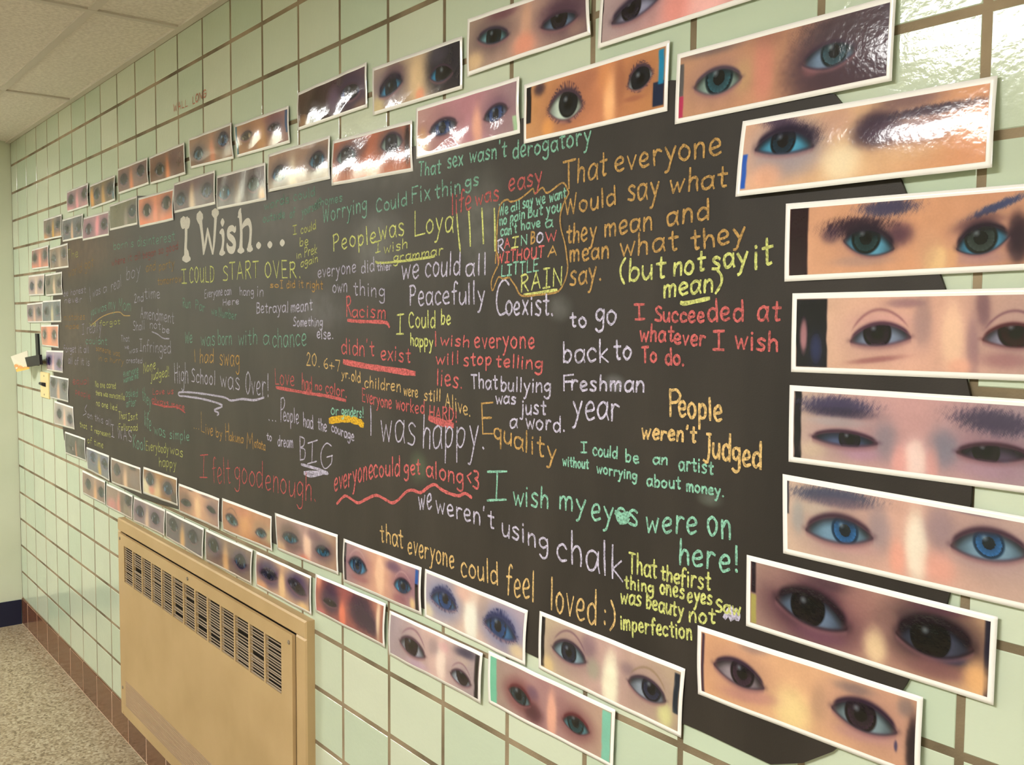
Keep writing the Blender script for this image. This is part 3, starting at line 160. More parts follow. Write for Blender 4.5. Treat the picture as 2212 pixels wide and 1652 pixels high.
{'row':'RC','q':[4646.4,-955.1,4970.0,-953.2,4974.1,-1050.4,4647.5,-1053.0],'nx':281,'ny':99,'bg':['#ccb0a0','#cc9c9c','#a89098'],'look':'squinting dark eyes,thick dark brows','e':[[34.3,62.3,123.3,62.4,0.116,0.081,86.2,60.6,0.142,'#241c2c',{'scl':'#5c6c98','sk':0.4,'sock':'#8c6c80','lid':'#3c2034','lw':0.05}],[216.9,62.3,295.3,58.7,0.133,0.103,249.1,58.2,0.164,'#221a20',{'scl':'#5c4c64','sk':0.5,'sock':'#7c5c70','lid':'#3c2030','lw':0.06}]],'b':[[68.1,21.5,47.8,-0.3,0.0,10.6,'#3c3658',0.95],[71.8,29.9,42.3,0.0,0.0,6.2,'#342c44',0.8],[164.4,27.4,24.8,0.0,0.0,17.6,'#cc9c9c',0.7],[133.0,58.4,14.6,0.0,0.0,22.6,'#8a7e8a',0.8],[202.4,60.3,16.1,0.0,0.0,21.5,'#7e7c8c',0.85],[169.5,78.4,13.8,0.0,0.0,23.5,'#fcdcd4',0.97],[150.9,82.0,9.5,0.0,0.0,19.3,'#f0a8a0',0.7],[189.2,79.0,7.5,0.0,0.0,18.8,'#f0a8a0',0.6],[258.5,25.6,42.8,2.6,0.0,12.4,'#403850',0.92],[100.1,75.5,22.0,0.0,0.0,9.2,'#b084a0',0.7],[254.6,78.4,35.2,0.0,0.0,8.3,'#ac889c',0.6],[36.5,77.4,16.6,0.0,0.0,9.6,'#dcc4a8',0.6],[268.0,63.1,6.0,0.0,0.0,4.1,'#58a0d0',0.8],[68.4,41.1,35.4,0.0,0.0,5.5,'#a8a0a4',0.6]],'r':[[8.1,18.4,7.0,92.7,'#120f18']],'L':0.97,'c':0.3,'t':0},
{'row':'RC','q':[4639.2,-1069.8,4975.1,-1076.0,4979.2,-1173.0,4643.3,-1172.1],'nx':287,'ny':98,'bg':['#d8b8a4','#e0b0a0','#ccaca0'],'look':'light blue eyes with ringed irises','e':[[34.1,63.6,127.1,57.1,0.229,0.124,89.6,54.5,0.171,'#2c68a4',{'scl':'#88b0d0','sk':0.45,'sock':'#8c747c','lid':'#3c2234','lw':0.08,'ring':1}],[220.6,46.9,304.7,39.3,0.258,0.145,262.3,35.9,0.175,'#2c68a4',{'scl':'#8cb0cc','sk':0.45,'sock':'#8c7480','lid':'#3c2234','lw':0.08,'ring':1}]],'b':[[71.2,16.1,55.3,-3.0,0.0,9.7,'#40445f',0.93],[81.9,22.9,43.9,-2.6,0.0,6.2,'#6c5868',0.7],[49.2,36.3,24.1,0.0,0.0,7.9,'#c8b8a8',0.6],[180.8,56.3,13.1,0.0,0.0,38.5,'#fff0dc',0.97],[157.2,74.6,9.6,0.0,0.0,19.5,'#f4a894',0.8],[208.0,74.2,16.3,0.0,0.0,19.0,'#f0a898',0.8],[134.6,44.3,13.2,0.0,0.0,24.3,'#9a8890',0.7],[208.2,29.0,16.3,0.0,0.0,24.7,'#9a8088',0.8],[251.3,4.5,30.2,-0.6,0.0,3.5,'#50425c',0.7],[95.5,74.8,34.5,-2.4,0.0,6.2,'#c89898',0.6],[258.1,59.0,32.6,-1.2,0.0,5.7,'#b89898',0.6],[22.8,48.7,8.6,0.0,0.0,19.3,'#8c98a0',0.5]],'r':[[6.8,9.9,6.8,48.0,'#2c2834']],'L':1.0,'c':0.3,'t':0},
{'row':'RC','q':[4585.6,-1185.5,4915.4,-1187.0,4914.4,-1284.3,4587.1,-1281.9],'nx':258,'ny':91,'bg':['#a8867c','#a87c74','#dcb088'],'look':'black brown eyes in dark red shadow','e':[[47.2,46.9,152.1,60.4,0.246,0.151,95.6,47.0,0.206,'#1a1418',{'scl':'#7c90b0','sk':1.0,'sock':'#4c2c3c','lid':'#24161f','lw':0.1}],[214.5,47.4,305.4,43.2,0.251,0.201,255.9,42.3,0.227,'#16110f',{'scl':'#50546c','sk':1.0,'sock':'#30202c','lid':'#20141c','lw':0.12}]],'b':[[189.1,72.7,13.8,0.0,0.0,22.0,'#f8d8ac',0.9],[205.5,38.8,11.5,0.0,0.0,16.3,'#a07870',0.6],[112.0,78.9,33.9,-0.6,0.0,9.7,'#784c60',0.8],[127.5,11.3,28.8,0.8,0.0,7.6,'#48303c',0.7],[261.6,8.4,32.9,-1.3,0.0,6.0,'#583444',0.8],[264.5,75.9,34.5,-1.3,0.0,10.4,'#8c5c60',0.7],[281.4,60.4,18.7,-2.2,0.0,5.1,'#2c3050',0.8],[309.3,74.3,13.2,0.0,0.0,18.4,'#fcc084',0.9],[53.8,20.1,28.1,0.0,0.0,16.0,'#a88078',0.6],[165.4,25.0,22.2,0.0,0.0,22.3,'#ac7c74',0.6],[171.8,96.3,12.1,0.0,0.0,11.2,'#b48c7c',0.6]],'r':[[8.4,15.8,4.8,48.0,'#281c24'],[8.0,16.4,50.2,89.4,'#b0a45c'],[316.5,323.2,6.1,92.3,'#282434']],'L':1.0,'c':0.3,'t':0}]
CHALK=[
['green chalk words "That sex wasn\'t derogatory"','g',0.8,4.6,[['That',3780.3,-597.0,3858.1,-600.7,25.8,None],['sex',3878.9,-594.3,3929.3,-593.6,28.7,None],["wasn't",3948.9,-592.2,4059.5,-594.0,28.3,None],['derogatory',4075.5,-600.4,4270.1,-601.4,28.6,None]]],
['faint green chalk words "Worrying could fix things"','g',0.6,4.6,[['Worrying',3378.6,-656.4,3579.7,-647.6,34.6,None],['Could',3617.8,-653.3,3738.3,-649.2,28.7,None],['Fix',3753.8,-646.2,3822.7,-647.4,33.3,None],['thin',3837.0,-644.7,3923.1,-644.2,29.1,None],['gs',3936.2,-636.9,3978.0,-634.6,24.4,None]]],
['faded red chalk words "life was easy"','r',0.65,4.6,[['life',3893.0,-679.9,3955.9,-674.6,38.1,None],['was',3967.1,-670.0,4038.1,-666.2,27.6,None],['easy',4064.6,-655.2,4155.2,-650.4,31.4,None]]],
['yellow chalk words "People was Loyal"','y',1.0,4.6,[['People',3428.4,-724.9,3618.7,-714.7,36.7,None],['was',3628.5,-711.2,3727.7,-708.4,40.3,None],['L',3760.1,-715.2,3805.6,-711.1,50.9,None],['oya',3805.6,-708.8,3897.0,-711.8,43.5,None],[[[3909.9,-680.3],[3915.2,-717.2],[3922.1,-752.2]],None,None],[[[3947.9,-679.6],[3951.4,-712.0],[3953.2,-741.4]],None,None],[[[3987.7,-677.3],[3990.5,-707.2],[3993.0,-739.0]],None,None],[[[4024.7,-680.5],[4026.6,-717.1],[4027.0,-753.7]],None,None]]],
['small yellow chalk words "I wish grammar"','y',0.85,3.6,[['I',3613.8,-737.6,3634.8,-735.4,21.4,None],['wish',3647.6,-740.1,3739.6,-734.4,20.9,None],['grammar',3685.1,-760.5,3865.7,-753.0,18.6,None],[[[3615.3,-755.9],[3634.7,-759.2],[3727.7,-759.1],[3836.1,-755.4]],None,5]]],
['green chalk words "We all say we want no pain but you can\'t have a"','g',0.95,4.0,[['We',4038.4,-694.3,4065.0,-692.8,19.8,None],['all',4072.2,-689.8,4096.5,-686.6,14.2,None],['say',4103.6,-687.2,4131.3,-684.3,19.2,None],['we',4139.5,-684.2,4163.6,-682.9,18.9,None],['want',4172.9,-682.8,4214.0,-678.2,16.0,None],['no',4040.1,-710.8,4060.8,-709.6,16.3,None],['pain',4069.5,-708.4,4109.4,-703.4,16.8,None],['But',4117.8,-704.1,4155.9,-701.9,17.3,None],['you',4165.2,-702.6,4202.9,-698.9,18.6,None],["can't",4043.3,-730.0,4088.5,-726.7,18.0,None],['have',4099.8,-723.0,4150.8,-721.3,15.7,None],['a',4162.9,-723.0,4182.6,-722.6,18.8,None]]],
['letters of the word RAINBOW in mixed chalk colours','r',1.0,4.0,[['R',4034.5,-757.8,4053.9,-756.0,20.9,'w'],['A',4053.9,-750.6,4070.0,-749.7,15.3,None],['I',4072.9,-751.6,4091.6,-750.8,17.0,'y'],['N',4098.7,-748.6,4116.9,-746.9,15.0,'g'],['B',4125.3,-748.3,4137.6,-747.2,20.0,'o'],['O',4140.4,-748.3,4157.9,-746.7,16.4,'w'],['W',4164.5,-747.1,4192.0,-745.3,16.2,None]]],
['red and green chalk capitals "WITHOUT A LITTLE RAIN"','r',1.0,4.2,[['WITHOUT',4031.7,-775.9,4159.6,-771.7,17.8,None],['A',4170.2,-771.4,4191.1,-769.8,15.3,'o'],['LITTLE',4045.2,-800.2,4147.5,-792.9,19.2,'g'],['RAIN',4099.1,-828.2,4207.8,-817.3,29.8,'y'],[[[4109.3,-832.6],[4146.9,-829.7],[4193.5,-825.8]],'y',5]]],
['orange chalk cloud outline around the rainbow text','o',0.8,3.4,[[[[4028.7,-775.8],[4031.4,-744.8],[4034.6,-699.5],[4042.7,-674.8],[4060.3,-668.2],[4072.0,-672.9],[4094.9,-670.5],[4117.2,-662.1],[4130.9,-656.6],[4136.5,-665.7],[4155.3,-657.3],[4168.7,-667.2],[4204.7,-654.8],[4217.6,-666.9],[4220.2,-673.8],[4207.8,-689.3],[4200.5,-708.8],[4203.4,-729.1],[4213.9,-754.9],[4219.5,-784.8]],None,None],[[[4212.9,-754.9],[4219.4,-782.0],[4217.7,-802.1],[4205.8,-821.9],[4189.4,-830.5],[4146.9,-833.2],[4102.6,-833.9],[4086.4,-817.9],[4074.7,-807.6],[4067.7,-802.3],[4051.2,-804.0],[4036.8,-801.4],[4021.2,-823.9],[4017.4,-807.5],[4027.0,-791.6],[4038.9,-774.5],[4031.5,-753.6]],None,None]]],
['large orange chalk words "That everyone would say what they mean"','o',0.9,5.0,[['T',4205.5,-665.1,4235.5,-664.7,43.9,None],['hat',4239.2,-656.5,4306.9,-655.5,36.0,None],['everyone',4324.5,-651.0,4528.9,-650.4,34.5,None],['Would',4210.2,-706.3,4326.6,-700.1,29.5,None],['say',4351.9,-697.5,4416.5,-697.1,36.4,None],['what',4435.2,-693.5,4537.5,-694.8,29.1,None],['they',4216.2,-752.8,4284.6,-749.9,31.6,None],['mean',4302.7,-746.9,4404.7,-742.2,31.5,None],['and',4431.1,-739.4,4508.7,-735.3,29.5,None],['mean',4224.5,-781.8,4315.2,-779.0,27.9,None],['what',4337.5,-778.4,4454.6,-773.9,29.3,None],['they',4477.7,-775.9,4572.0,-768.6,27.9,None],['say.',4225.1,-821.0,4300.3,-813.4,34.1,None]]],
['yellow chalk words "(but not say it mean)"','y',1.0,5.5,[['(but',4337.1,-816.9,4431.8,-813.1,33.5,None],['not',4445.2,-811.2,4502.9,-806.3,28.8,None],['say',4515.3,-805.2,4574.7,-801.6,27.6,None],['it',4585.4,-807.7,4614.3,-801.8,35.2,None],['mean)',4427.2,-841.1,4533.9,-833.7,27.3,None],[[[4461.5,-849.3],[4470.6,-850.1],[4511.5,-843.8]],None,6]]],
['lavender chalk words "we could all peacefully coexist"','w',1.0,5.0,[['we',3717.5,-794.5,3782.4,-793.1,44.7,None],['could',3803.3,-793.7,3921.3,-792.6,41.1,None],['all',3937.2,-796.2,4003.7,-794.5,37.7,None],['Peacefully',3747.3,-847.0,3997.9,-845.8,39.4,None],['C',4027.7,-868.3,4068.4,-866.7,59.9,None],['oexist.',4058.9,-865.3,4187.9,-866.7,36.7,None]]],
['pale chalk words "everyone did their own thing"','w',0.8,4.0,[['everyone',3352.5,-781.4,3530.9,-775.5,28.3,None],['did',3555.0,-778.9,3608.7,-774.0,26.9,None],['thier',3621.7,-774.4,3678.9,-774.8,15.5,None],['own',3423.6,-817.5,3491.7,-817.8,30.0,None],['thing',3520.1,-822.6,3653.6,-832.9,31.1,None]]],
['red chalk words "Racism didn\'t exist"','r',1.0,4.6,[['R',3485.8,-869.4,3512.6,-871.0,41.8,None],['acism',3512.6,-871.0,3655.1,-874.9,27.0,None],[[[3494.7,-879.0],[3550.9,-881.2],[3650.3,-882.3],[3669.3,-891.2]],None,8],["didn't",3464.6,-952.5,3609.7,-955.3,33.8,None],['exist',3634.5,-959.7,3751.5,-961.5,30.9,None],[[[3476.0,-971.2],[3578.0,-976.9],[3660.7,-979.6],[3764.5,-983.0]],None,13]]],
['yellow chalk words "I could be happy"','y',1.0,4.6,[['I',3696.5,-906.2,3728.5,-904.0,39.8,None],['Could',3744.2,-893.7,3841.4,-890.2,31.1,None],['be',3858.5,-885.2,3892.0,-884.9,26.9,None],['happy',3750.4,-927.1,3831.4,-929.9,24.7,None]]],
['red chalk words "I wish everyone will stop telling lies"','r',1.0,4.6,[['|',3835.7,-926.6,3844.4,-926.3,29.0,None],['wish',3855.8,-923.6,3952.6,-925.8,21.2,None],['everyone',3966.8,-925.5,4138.3,-922.2,30.0,None],['will',3840.2,-961.2,3919.6,-957.9,23.0,None],['stop',3933.0,-961.3,4018.8,-954.7,24.3,None],['telling',4031.1,-957.9,4160.6,-957.2,22.3,None],['lies.',3843.1,-1000.5,3931.3,-1003.0,32.4,None]]],
['lavender chalk words "to go back to Freshman year"','w',1.0,5.0,[['to',4227.2,-885.8,4265.8,-885.4,26.0,None],['go',4285.0,-879.1,4331.2,-879.6,32.1,None],['back',4210.3,-942.9,4317.6,-938.7,33.0,None],['to',4328.6,-934.8,4365.8,-931.7,31.6,None],['F',4211.0,-988.9,4237.0,-987.3,26.5,None],['reshman',4231.6,-986.7,4392.4,-980.2,24.4,None],['year',4235.0,-1032.2,4340.3,-1026.7,43.5,None]]],
['red chalk words "I succeeded at whatever I wish to do"','r',0.95,5.0,[['I',4370.4,-872.5,4391.2,-872.5,22.6,None],['Succee',4411.5,-875.7,4504.6,-875.9,22.4,None],['ded',4510.5,-874.3,4571.9,-874.0,28.9,None],['at',4592.9,-873.9,4629.9,-873.7,28.5,None],['what',4381.5,-904.3,4449.4,-904.5,23.8,None],['ever',4449.4,-906.9,4507.5,-909.4,22.2,None],['I',4520.5,-913.7,4541.9,-913.1,26.1,None],['wish',4557.1,-911.1,4625.8,-912.1,24.5,None],['To',4386.9,-936.8,4417.4,-935.6,21.6,None],['do.',4433.9,-937.4,4470.3,-937.6,21.8,None]]],
['tan chalk words "People weren\'t judged"','t',1.0,5.5,[['P',4442.2,-1010.5,4464.7,-1009.5,38.9,None],['eople',4460.4,-1009.0,4539.7,-1011.8,33.1,None],["weren't",4388.5,-1048.1,4494.2,-1045.0,22.3,None],['Judged',4506.8,-1062.4,4604.2,-1067.1,33.6,None]]],
['white chalk words "That bullying was just a word"','w',1.05,4.6,[['That',3958.1,-999.9,4037.9,-997.4,26.0,None],['bullying',4045.5,-1000.1,4180.7,-995.2,24.6,None],['was',4031.4,-1024.2,4090.3,-1019.9,20.0,None],['just',4101.6,-1036.4,4170.6,-1031.9,25.0,None],['a',4072.2,-1064.7,4094.5,-1061.4,25.7,None],['word.',4116.4,-1059.4,4219.6,-1056.3,25.8,None]]],
['ochre chalk word "Equality"','o',1.05,5.0,[['E',3988.0,-1083.6,4030.0,-1078.2,53.2,None],['quality',4026.1,-1087.0,4195.5,-1108.7,34.6,None]]],
['small green chalk words "I could be an artist without worrying about money"','g',1.0,4.0,[['I',4255.4,-1085.2,4271.0,-1083.4,16.1,None],['could',4283.4,-1086.3,4338.6,-1086.1,18.8,None],['be',4355.9,-1088.2,4383.9,-1087.8,18.2,None],['an',4412.3,-1084.3,4442.5,-1081.6,16.7,None],['artist',4463.1,-1086.8,4525.2,-1085.4,19.8,None],['without',4212.2,-1112.2,4274.6,-1109.8,16.3,None],['worrying',4293.1,-1112.7,4380.3,-1113.6,15.5,None],['about',4401.0,-1118.8,4467.5,-1114.2,17.6,None],['money.',4477.6,-1115.7,4545.7,-1113.2,15.9,None]]],
['large green chalk words "I wish my eyes were on here!"','g',1.05,5.2,[['I',4003.2,-1200.5,4069.8,-1190.4,48.2,None],['wish',4083.0,-1195.4,4179.8,-1189.4,36.9,None],['my',4205.1,-1185.3,4271.2,-1180.1,33.9,None],['eyes',4282.2,-1188.0,4383.1,-1182.2,39.5,None],['were',4399.8,-1187.4,4497.5,-1173.7,37.1,None],['on',4516.8,-1171.2,4558.7,-1170.0,39.9,None],['here!',4466.4,-1222.3,4573.4,-1213.1,35.7,None],[[[4337.4,-1169.3],[4363.4,-1175.4],[4343.4,-1181.9],[4366.0,-1166.7],[4346.2,-1174.1]],None,9]]],
['lavender chalk words "we weren\'t using chalk"','w',1.0,5.0,[['we',3779.8,-1254.5,3828.3,-1242.8,44.4,None],["weren't",3842.2,-1250.0,4030.6,-1249.5,36.0,None],['using',4051.2,-1255.7,4180.8,-1260.6,36.1,None],['chalk',4199.7,-1270.4,4356.8,-1271.8,51.6,None]]],
['yellow orange chalk words "that everyone could feel loved :)"','t',1.0,5.0,[['that',3631.6,-1346.2,3723.8,-1343.2,39.9,None],['everyone',3740.2,-1348.9,3904.3,-1348.1,39.3,None],['could',3926.9,-1356.5,4040.7,-1349.1,43.1,None],['feel',4065.7,-1357.4,4144.0,-1354.3,51.4,None],['loved',4184.4,-1356.4,4298.8,-1357.5,58.0,None],[':)',4312.3,-1349.9,4339.1,-1352.5,40.7,None]]],
['yellow chalk words "That the first thing ones eyes saw was beauty not imperfection"','y',1.05,4.6,[['That',4366.7,-1256.2,4424.8,-1252.8,29.8,None],['the',4431.6,-1252.6,4468.0,-1250.9,22.7,None],['first',4469.7,-1253.0,4526.1,-1246.5,25.7,None],['thing',4358.1,-1282.0,4418.4,-1276.1,19.6,None],['ones',4430.3,-1273.4,4478.2,-1271.1,22.6,None],['eyes',4483.1,-1273.7,4528.2,-1267.8,22.0,None],['Saw',4534.4,-1276.0,4578.3,-1269.9,17.8,None],['was',4349.4,-1308.1,4392.8,-1300.4,23.8,None],['beauty',4403.4,-1301.7,4475.7,-1299.2,22.9,None],['not',4487.0,-1301.4,4534.9,-1292.8,23.2,None],['imperfection',4350.2,-1348.3,4494.0,-1325.7,23.1,None],[[[4550.9,-1279.1],[4560.8,-1264.7],[4561.2,-1278.9],[4569.6,-1265.0],[4572.7,-1274.8],[4555.2,-1272.1],[4572.6,-1268.9]],'w',8]]],
['yellow chalk capitals "I COULD START OVER"','y',1.1,5.0,[['I',2457.9,-773.0,2502.8,-773.0,40.7,None],['COULD',2524.9,-772.4,2723.2,-776.3,43.5,None],['START',2781.2,-772.6,3025.2,-770.5,44.0,None],['OVER.',3062.1,-771.6,3268.7,-779.6,39.6,None]]],
['small yellow chalk words "I could be in Prek again"','y',0.8,3.6,[['I',3224.1,-675.2,3248.4,-674.1,20.6,None],['could',3266.4,-675.3,3345.8,-669.2,19.2,None],['be',3260.0,-705.1,3307.2,-703.3,20.3,None],['in',3243.4,-733.8,3269.5,-731.4,15.2,None],['Prek',3285.3,-731.3,3350.7,-724.8,22.7,None],['again',3265.1,-753.6,3354.2,-744.0,17.6,None]]],
['orange chalk words "so I do it right"','o',0.7,3.8,[['so',3090.9,-798.1,3143.8,-799.2,13.2,None],['I did it',3152.4,-801.2,3280.2,-803.0,18.2,None],['right',3294.0,-804.2,3379.4,-809.5,20.1,None]]],
['pale chalk words "Everyone can hang in Here"','w',0.7,3.8,[['Everyone',2644.3,-818.8,2779.9,-812.2,23.4,None],['can',2793.3,-813.5,2843.8,-811.2,22.7,None],['hang',2900.2,-814.1,2993.4,-816.5,21.8,None],['in',3009.9,-818.7,3054.1,-820.3,27.1,None],['Here',2778.9,-841.5,2894.5,-838.2,18.5,None]]],
['white chalk words "Betrayal meant something else"','w',0.95,4.2,[['Betrayal',3006.5,-862.6,3197.9,-860.9,27.4,None],['meant',3210.4,-860.9,3326.1,-855.8,26.9,None],['Something',3222.2,-894.6,3374.7,-893.1,21.3,None],['else.',3346.2,-921.4,3428.9,-921.5,24.2,None]]],
['dim green chalk words "Run Par we Number"','g',0.4,3.6,[['Run',2464.5,-843.9,2534.2,-848.7,29.4,None],['Par',2571.1,-851.1,2648.6,-860.1,28.5,None],['we',2694.6,-866.6,2739.5,-868.7,23.4,None],['Number',2750.5,-872.9,2877.9,-880.8,24.9,None]]],
['green chalk words "We was born with a chance"','g',0.65,4.0,[['We',2479.2,-952.2,2542.5,-950.7,34.0,None],['was',2609.4,-955.8,2719.8,-954.1,41.3,None],['born',2742.2,-952.5,2844.8,-949.9,39.8,None],['with',2886.1,-948.8,3013.9,-943.6,39.9,None],['a',3046.6,-942.8,3083.2,-941.0,36.6,None],['chance',3103.2,-949.1,3293.8,-940.3,46.0,None]]],
['orange chalk words "I had swag"','o',1.0,4.6,[['|',2555.7,-1006.5,2568.0,-1006.0,38.1,None],['had',2598.3,-1008.2,2706.7,-1003.9,39.3,None],['swag',2751.4,-1008.5,2894.6,-1007.6,47.9,None]]],
['lavender chalk words "High School was Over!"','w',0.85,4.6,[['High',2381.0,-1079.3,2506.0,-1072.3,60.4,None],['School',2528.2,-1068.7,2718.7,-1066.8,39.8,None],['was',2754.9,-1069.0,2892.8,-1070.0,50.1,None],['Over!',2930.4,-1077.8,3080.1,-1076.8,57.3,None],[[[3048.0,-1079.9],[2986.3,-1091.1],[2907.4,-1093.6],[2829.5,-1103.1],[2775.9,-1097.4],[2573.5,-1098.8],[2430.0,-1105.7],[2422.9,-1116.6],[2478.6,-1115.2],[2633.1,-1113.7],[2769.7,-1121.2],[2707.7,-1138.8],[2741.2,-1144.8],[2729.8,-1152.1]],None,6]]],
['tan chalk words "20 6+7 yr old children were still Alive"','t',0.95,4.0,[['20.',3291.1,-987.0,3362.3,-987.5,30.1,None],['6+7',3379.0,-989.4,3460.0,-993.4,24.0,None],['yr.',3464.1,-1006.5,3503.1,-1007.8,19.0,None],['old',3509.8,-1011.9,3549.7,-1014.1,24.2,None],['children',3567.0,-1021.8,3713.6,-1023.4,24.2,None],['were',3725.1,-1028.8,3779.2,-1030.2,21.2,None],['still',3799.1,-1034.8,3858.7,-1031.5,22.5,None],['Alive.',3874.0,-1041.0,3957.0,-1053.3,25.5,None]]],
['red chalk words "Love had no color" underlined','r',0.85,4.0,[['Love',3114.8,-1041.1,3228.8,-1039.5,39.9,None],['had',3266.6,-1045.7,3319.1,-1048.4,38.4,None],['no',3334.6,-1042.7,3369.9,-1041.7,18.8,None],['color.',3387.1,-1046.4,3489.1,-1049.9,26.2,None],[[[3123.5,-1049.5],[3293.0,-1052.5],[3394.4,-1052.9],[3482.1,-1057.1]],None,8]]],
['red chalk words "Everyone worked HARD!"','r',0.85,4.0,[['Everyone',3556.0,-1054.1,3678.4,-1061.0,27.7,None],['worked',3694.2,-1059.8,3801.0,-1061.4,26.3,None],['HARD!',3818.8,-1067.9,3913.9,-1067.3,25.1,None],[[[3820.6,-1067.7],[3857.1,-1072.4],[3897.5,-1074.5]],None,14]]],
['green chalk words "or genders!" with a thick yellow underline','g',1.0,4.0,[['or',3413.4,-1094.3,3451.6,-1091.1,21.8,None],['genders!',3463.3,-1091.3,3562.3,-1088.6,22.2,None],[[[3408.4,-1108.5],[3479.5,-1097.8],[3533.7,-1098.7],[3557.8,-1104.3]],'Y',16]]],
['white chalk words "...People had the courage to dream BIG"','w',0.95,4.2,[['...',3073.7,-1136.4,3124.6,-1135.8,15.4,None],['P',3145.1,-1135.3,3173.9,-1131.5,57.9,None],['eople',3162.5,-1131.2,3249.0,-1129.8,37.2,None],['had',3273.2,-1133.7,3325.6,-1134.8,31.3,None],['the',3348.6,-1133.8,3393.4,-1135.4,29.3,None],['courage',3415.4,-1132.2,3520.0,-1144.4,21.5,None],['to',3063.4,-1188.0,3093.8,-1187.5,19.5,None],['dream',3129.2,-1196.6,3217.8,-1192.0,27.7,None],['B',3250.3,-1216.6,3282.6,-1214.0,61.1,None],['I',3290.4,-1221.5,3345.0,-1207.7,48.0,None],['G',3357.4,-1227.6,3419.3,-1215.0,58.6,None],[[[3260.9,-1227.6],[3352.4,-1228.2],[3397.2,-1231.8],[3352.3,-1235.3],[3274.1,-1245.5],[3311.0,-1249.1],[3372.4,-1235.1]],None,7]]],
['big white chalk words "I was happy"','w',1.0,4.6,[['|',3583.6,-1124.7,3598.5,-1123.3,61.6,None],['was',3631.8,-1129.6,3772.0,-1124.2,72.4,None],['happy.',3793.9,-1127.9,4002.1,-1109.7,70.5,None]]],
['red chalk words "everyone could get along" with a wavy underline','r',1.0,5.2,[['everyone',3426.8,-1268.0,3602.1,-1213.4,47.9,None],['could',3603.8,-1212.3,3709.5,-1194.9,38.6,None],['get',3726.3,-1190.2,3788.4,-1182.1,32.2,None],['along',3808.4,-1184.2,3934.7,-1182.3,32.3,None],['<3',3943.6,-1178.1,3980.9,-1184.7,32.5,None],[[[3439.8,-1295.4],[3475.4,-1272.7],[3500.9,-1273.4],[3536.5,-1278.6],[3574.8,-1264.0],[3615.2,-1250.1],[3654.4,-1253.6],[3679.8,-1256.4],[3704.8,-1245.9],[3735.4,-1224.9],[3759.2,-1218.2],[3788.5,-1218.7],[3816.9,-1203.5],[3839.3,-1195.7],[3861.2,-1201.9],[3888.1,-1205.7],[3919.5,-1205.6],[3939.9,-1198.0],[3960.1,-1202.5]],None,6.5]]],
['ochre chalk words "...Live by Hakuna Matata"','o',0.9,4.0,[['...',2540.0,-1206.2,2589.3,-1206.1,11.3,None],['L',2601.1,-1214.0,2631.1,-1212.2,62.5,None],['ive',2637.0,-1213.8,2695.2,-1214.7,33.1,None],['by',2718.0,-1213.5,2765.5,-1213.0,25.9,None],['H',2787.2,-1217.2,2814.3,-1214.4,46.7,None],['akuna',2816.9,-1216.2,2915.5,-1213.2,25.0,None],['M',2932.8,-1224.6,2979.6,-1220.4,44.6,None],['atata',2984.5,-1214.9,3053.1,-1216.3,23.8,None]]],
['thin red chalk words "I felt good enough"','r',0.8,4.4,[['I',2580.6,-1351.5,2653.0,-1339.5,65.2,None],['felt',2687.4,-1352.5,2821.2,-1334.0,75.7,None],['good',2847.9,-1326.1,3034.3,-1318.3,67.4,None],['enough.',3050.7,-1318.9,3340.1,-1306.9,64.0,None]]],
['faint chalk words "born\'s disinterest"','g',0.45,3.6,[["born's",1768.7,-633.7,2001.5,-635.4,27.7,None],['disinterest',2041.0,-638.6,2405.9,-640.6,31.4,None]]],
['faint red and orange chalk line above the real boy text','r',0.3,3.6,[['where it all',1742.2,-692.1,2071.2,-680.2,25.5,None],['began so good',2096.8,-681.4,2431.7,-668.3,25.3,None]]],
['dim orange chalk words "and party tomorrow"','o',0.55,3.8,[['and',2126.0,-727.3,2224.5,-722.7,30.0,None],['party',2254.0,-727.7,2396.8,-719.4,28.8,None],['tomorrow',2239.9,-772.6,2459.3,-768.4,24.9,None]]],
['faint chalk words "I was a real boy"','w',0.45,3.6,[['|',1438.7,-818.1,1468.6,-818.4,56.8,None],['was',1487.0,-799.7,1594.9,-789.7,32.5,None],['a',1627.0,-788.0,1674.4,-785.4,31.7,None],['real',1728.2,-785.2,1854.7,-767.9,41.7,None],['boy',1912.5,-750.0,2068.1,-733.6,46.0,None]]],
['faint chalk words "you was my Mom" over a curved line','g',0.55,3.6,[['you',1455.7,-875.3,1532.3,-863.4,35.3,None],['was',1548.9,-861.1,1669.8,-849.9,32.1,None],['my Mom',1693.2,-847.7,1961.2,-855.1,41.5,None],[[[1461.6,-908.5],[1571.9,-882.0],[1684.2,-865.7],[1820.0,-858.0],[1876.7,-870.0],[1946.5,-871.0]],'t',4.0]]],
['lavender chalk words "2nd Amendment shall not be Infringed"','w',0.65,3.8,[['2nd',1996.8,-825.7,2095.2,-822.5,31.1,None],['time',2108.4,-814.5,2261.4,-814.4,36.0,None],['Amendment',2059.8,-878.1,2388.7,-894.3,37.8,None],['Shall',1977.6,-920.8,2102.7,-917.1,31.3,None],['not',2153.5,-910.3,2262.2,-915.0,28.0,None],['be',2273.5,-924.8,2342.5,-925.6,21.5,None],[[[2175.0,-923.1],[2229.8,-930.4],[2283.0,-942.1],[2340.4,-942.7]],None,4.5],['Infringed',2044.2,-990.5,2353.5,-990.0,38.4,None]]],
['yellow chalk words "None judged!"','y',0.85,4.0,[['None',2078.4,-1065.0,2207.6,-1042.3,32.6,None],['judged!',2155.2,-1083.6,2334.7,-1060.6,32.7,None]]],
['pale chalk words "That we was created"','w',0.5,3.4,[['That',1839.3,-962.8,1935.8,-960.6,21.7,None],['we',1876.8,-987.6,1927.9,-986.2,15.7,None],['was',1926.8,-1003.8,2026.0,-993.9,19.4,None],['created',1893.0,-1036.5,2071.6,-1029.4,18.4,None]]],
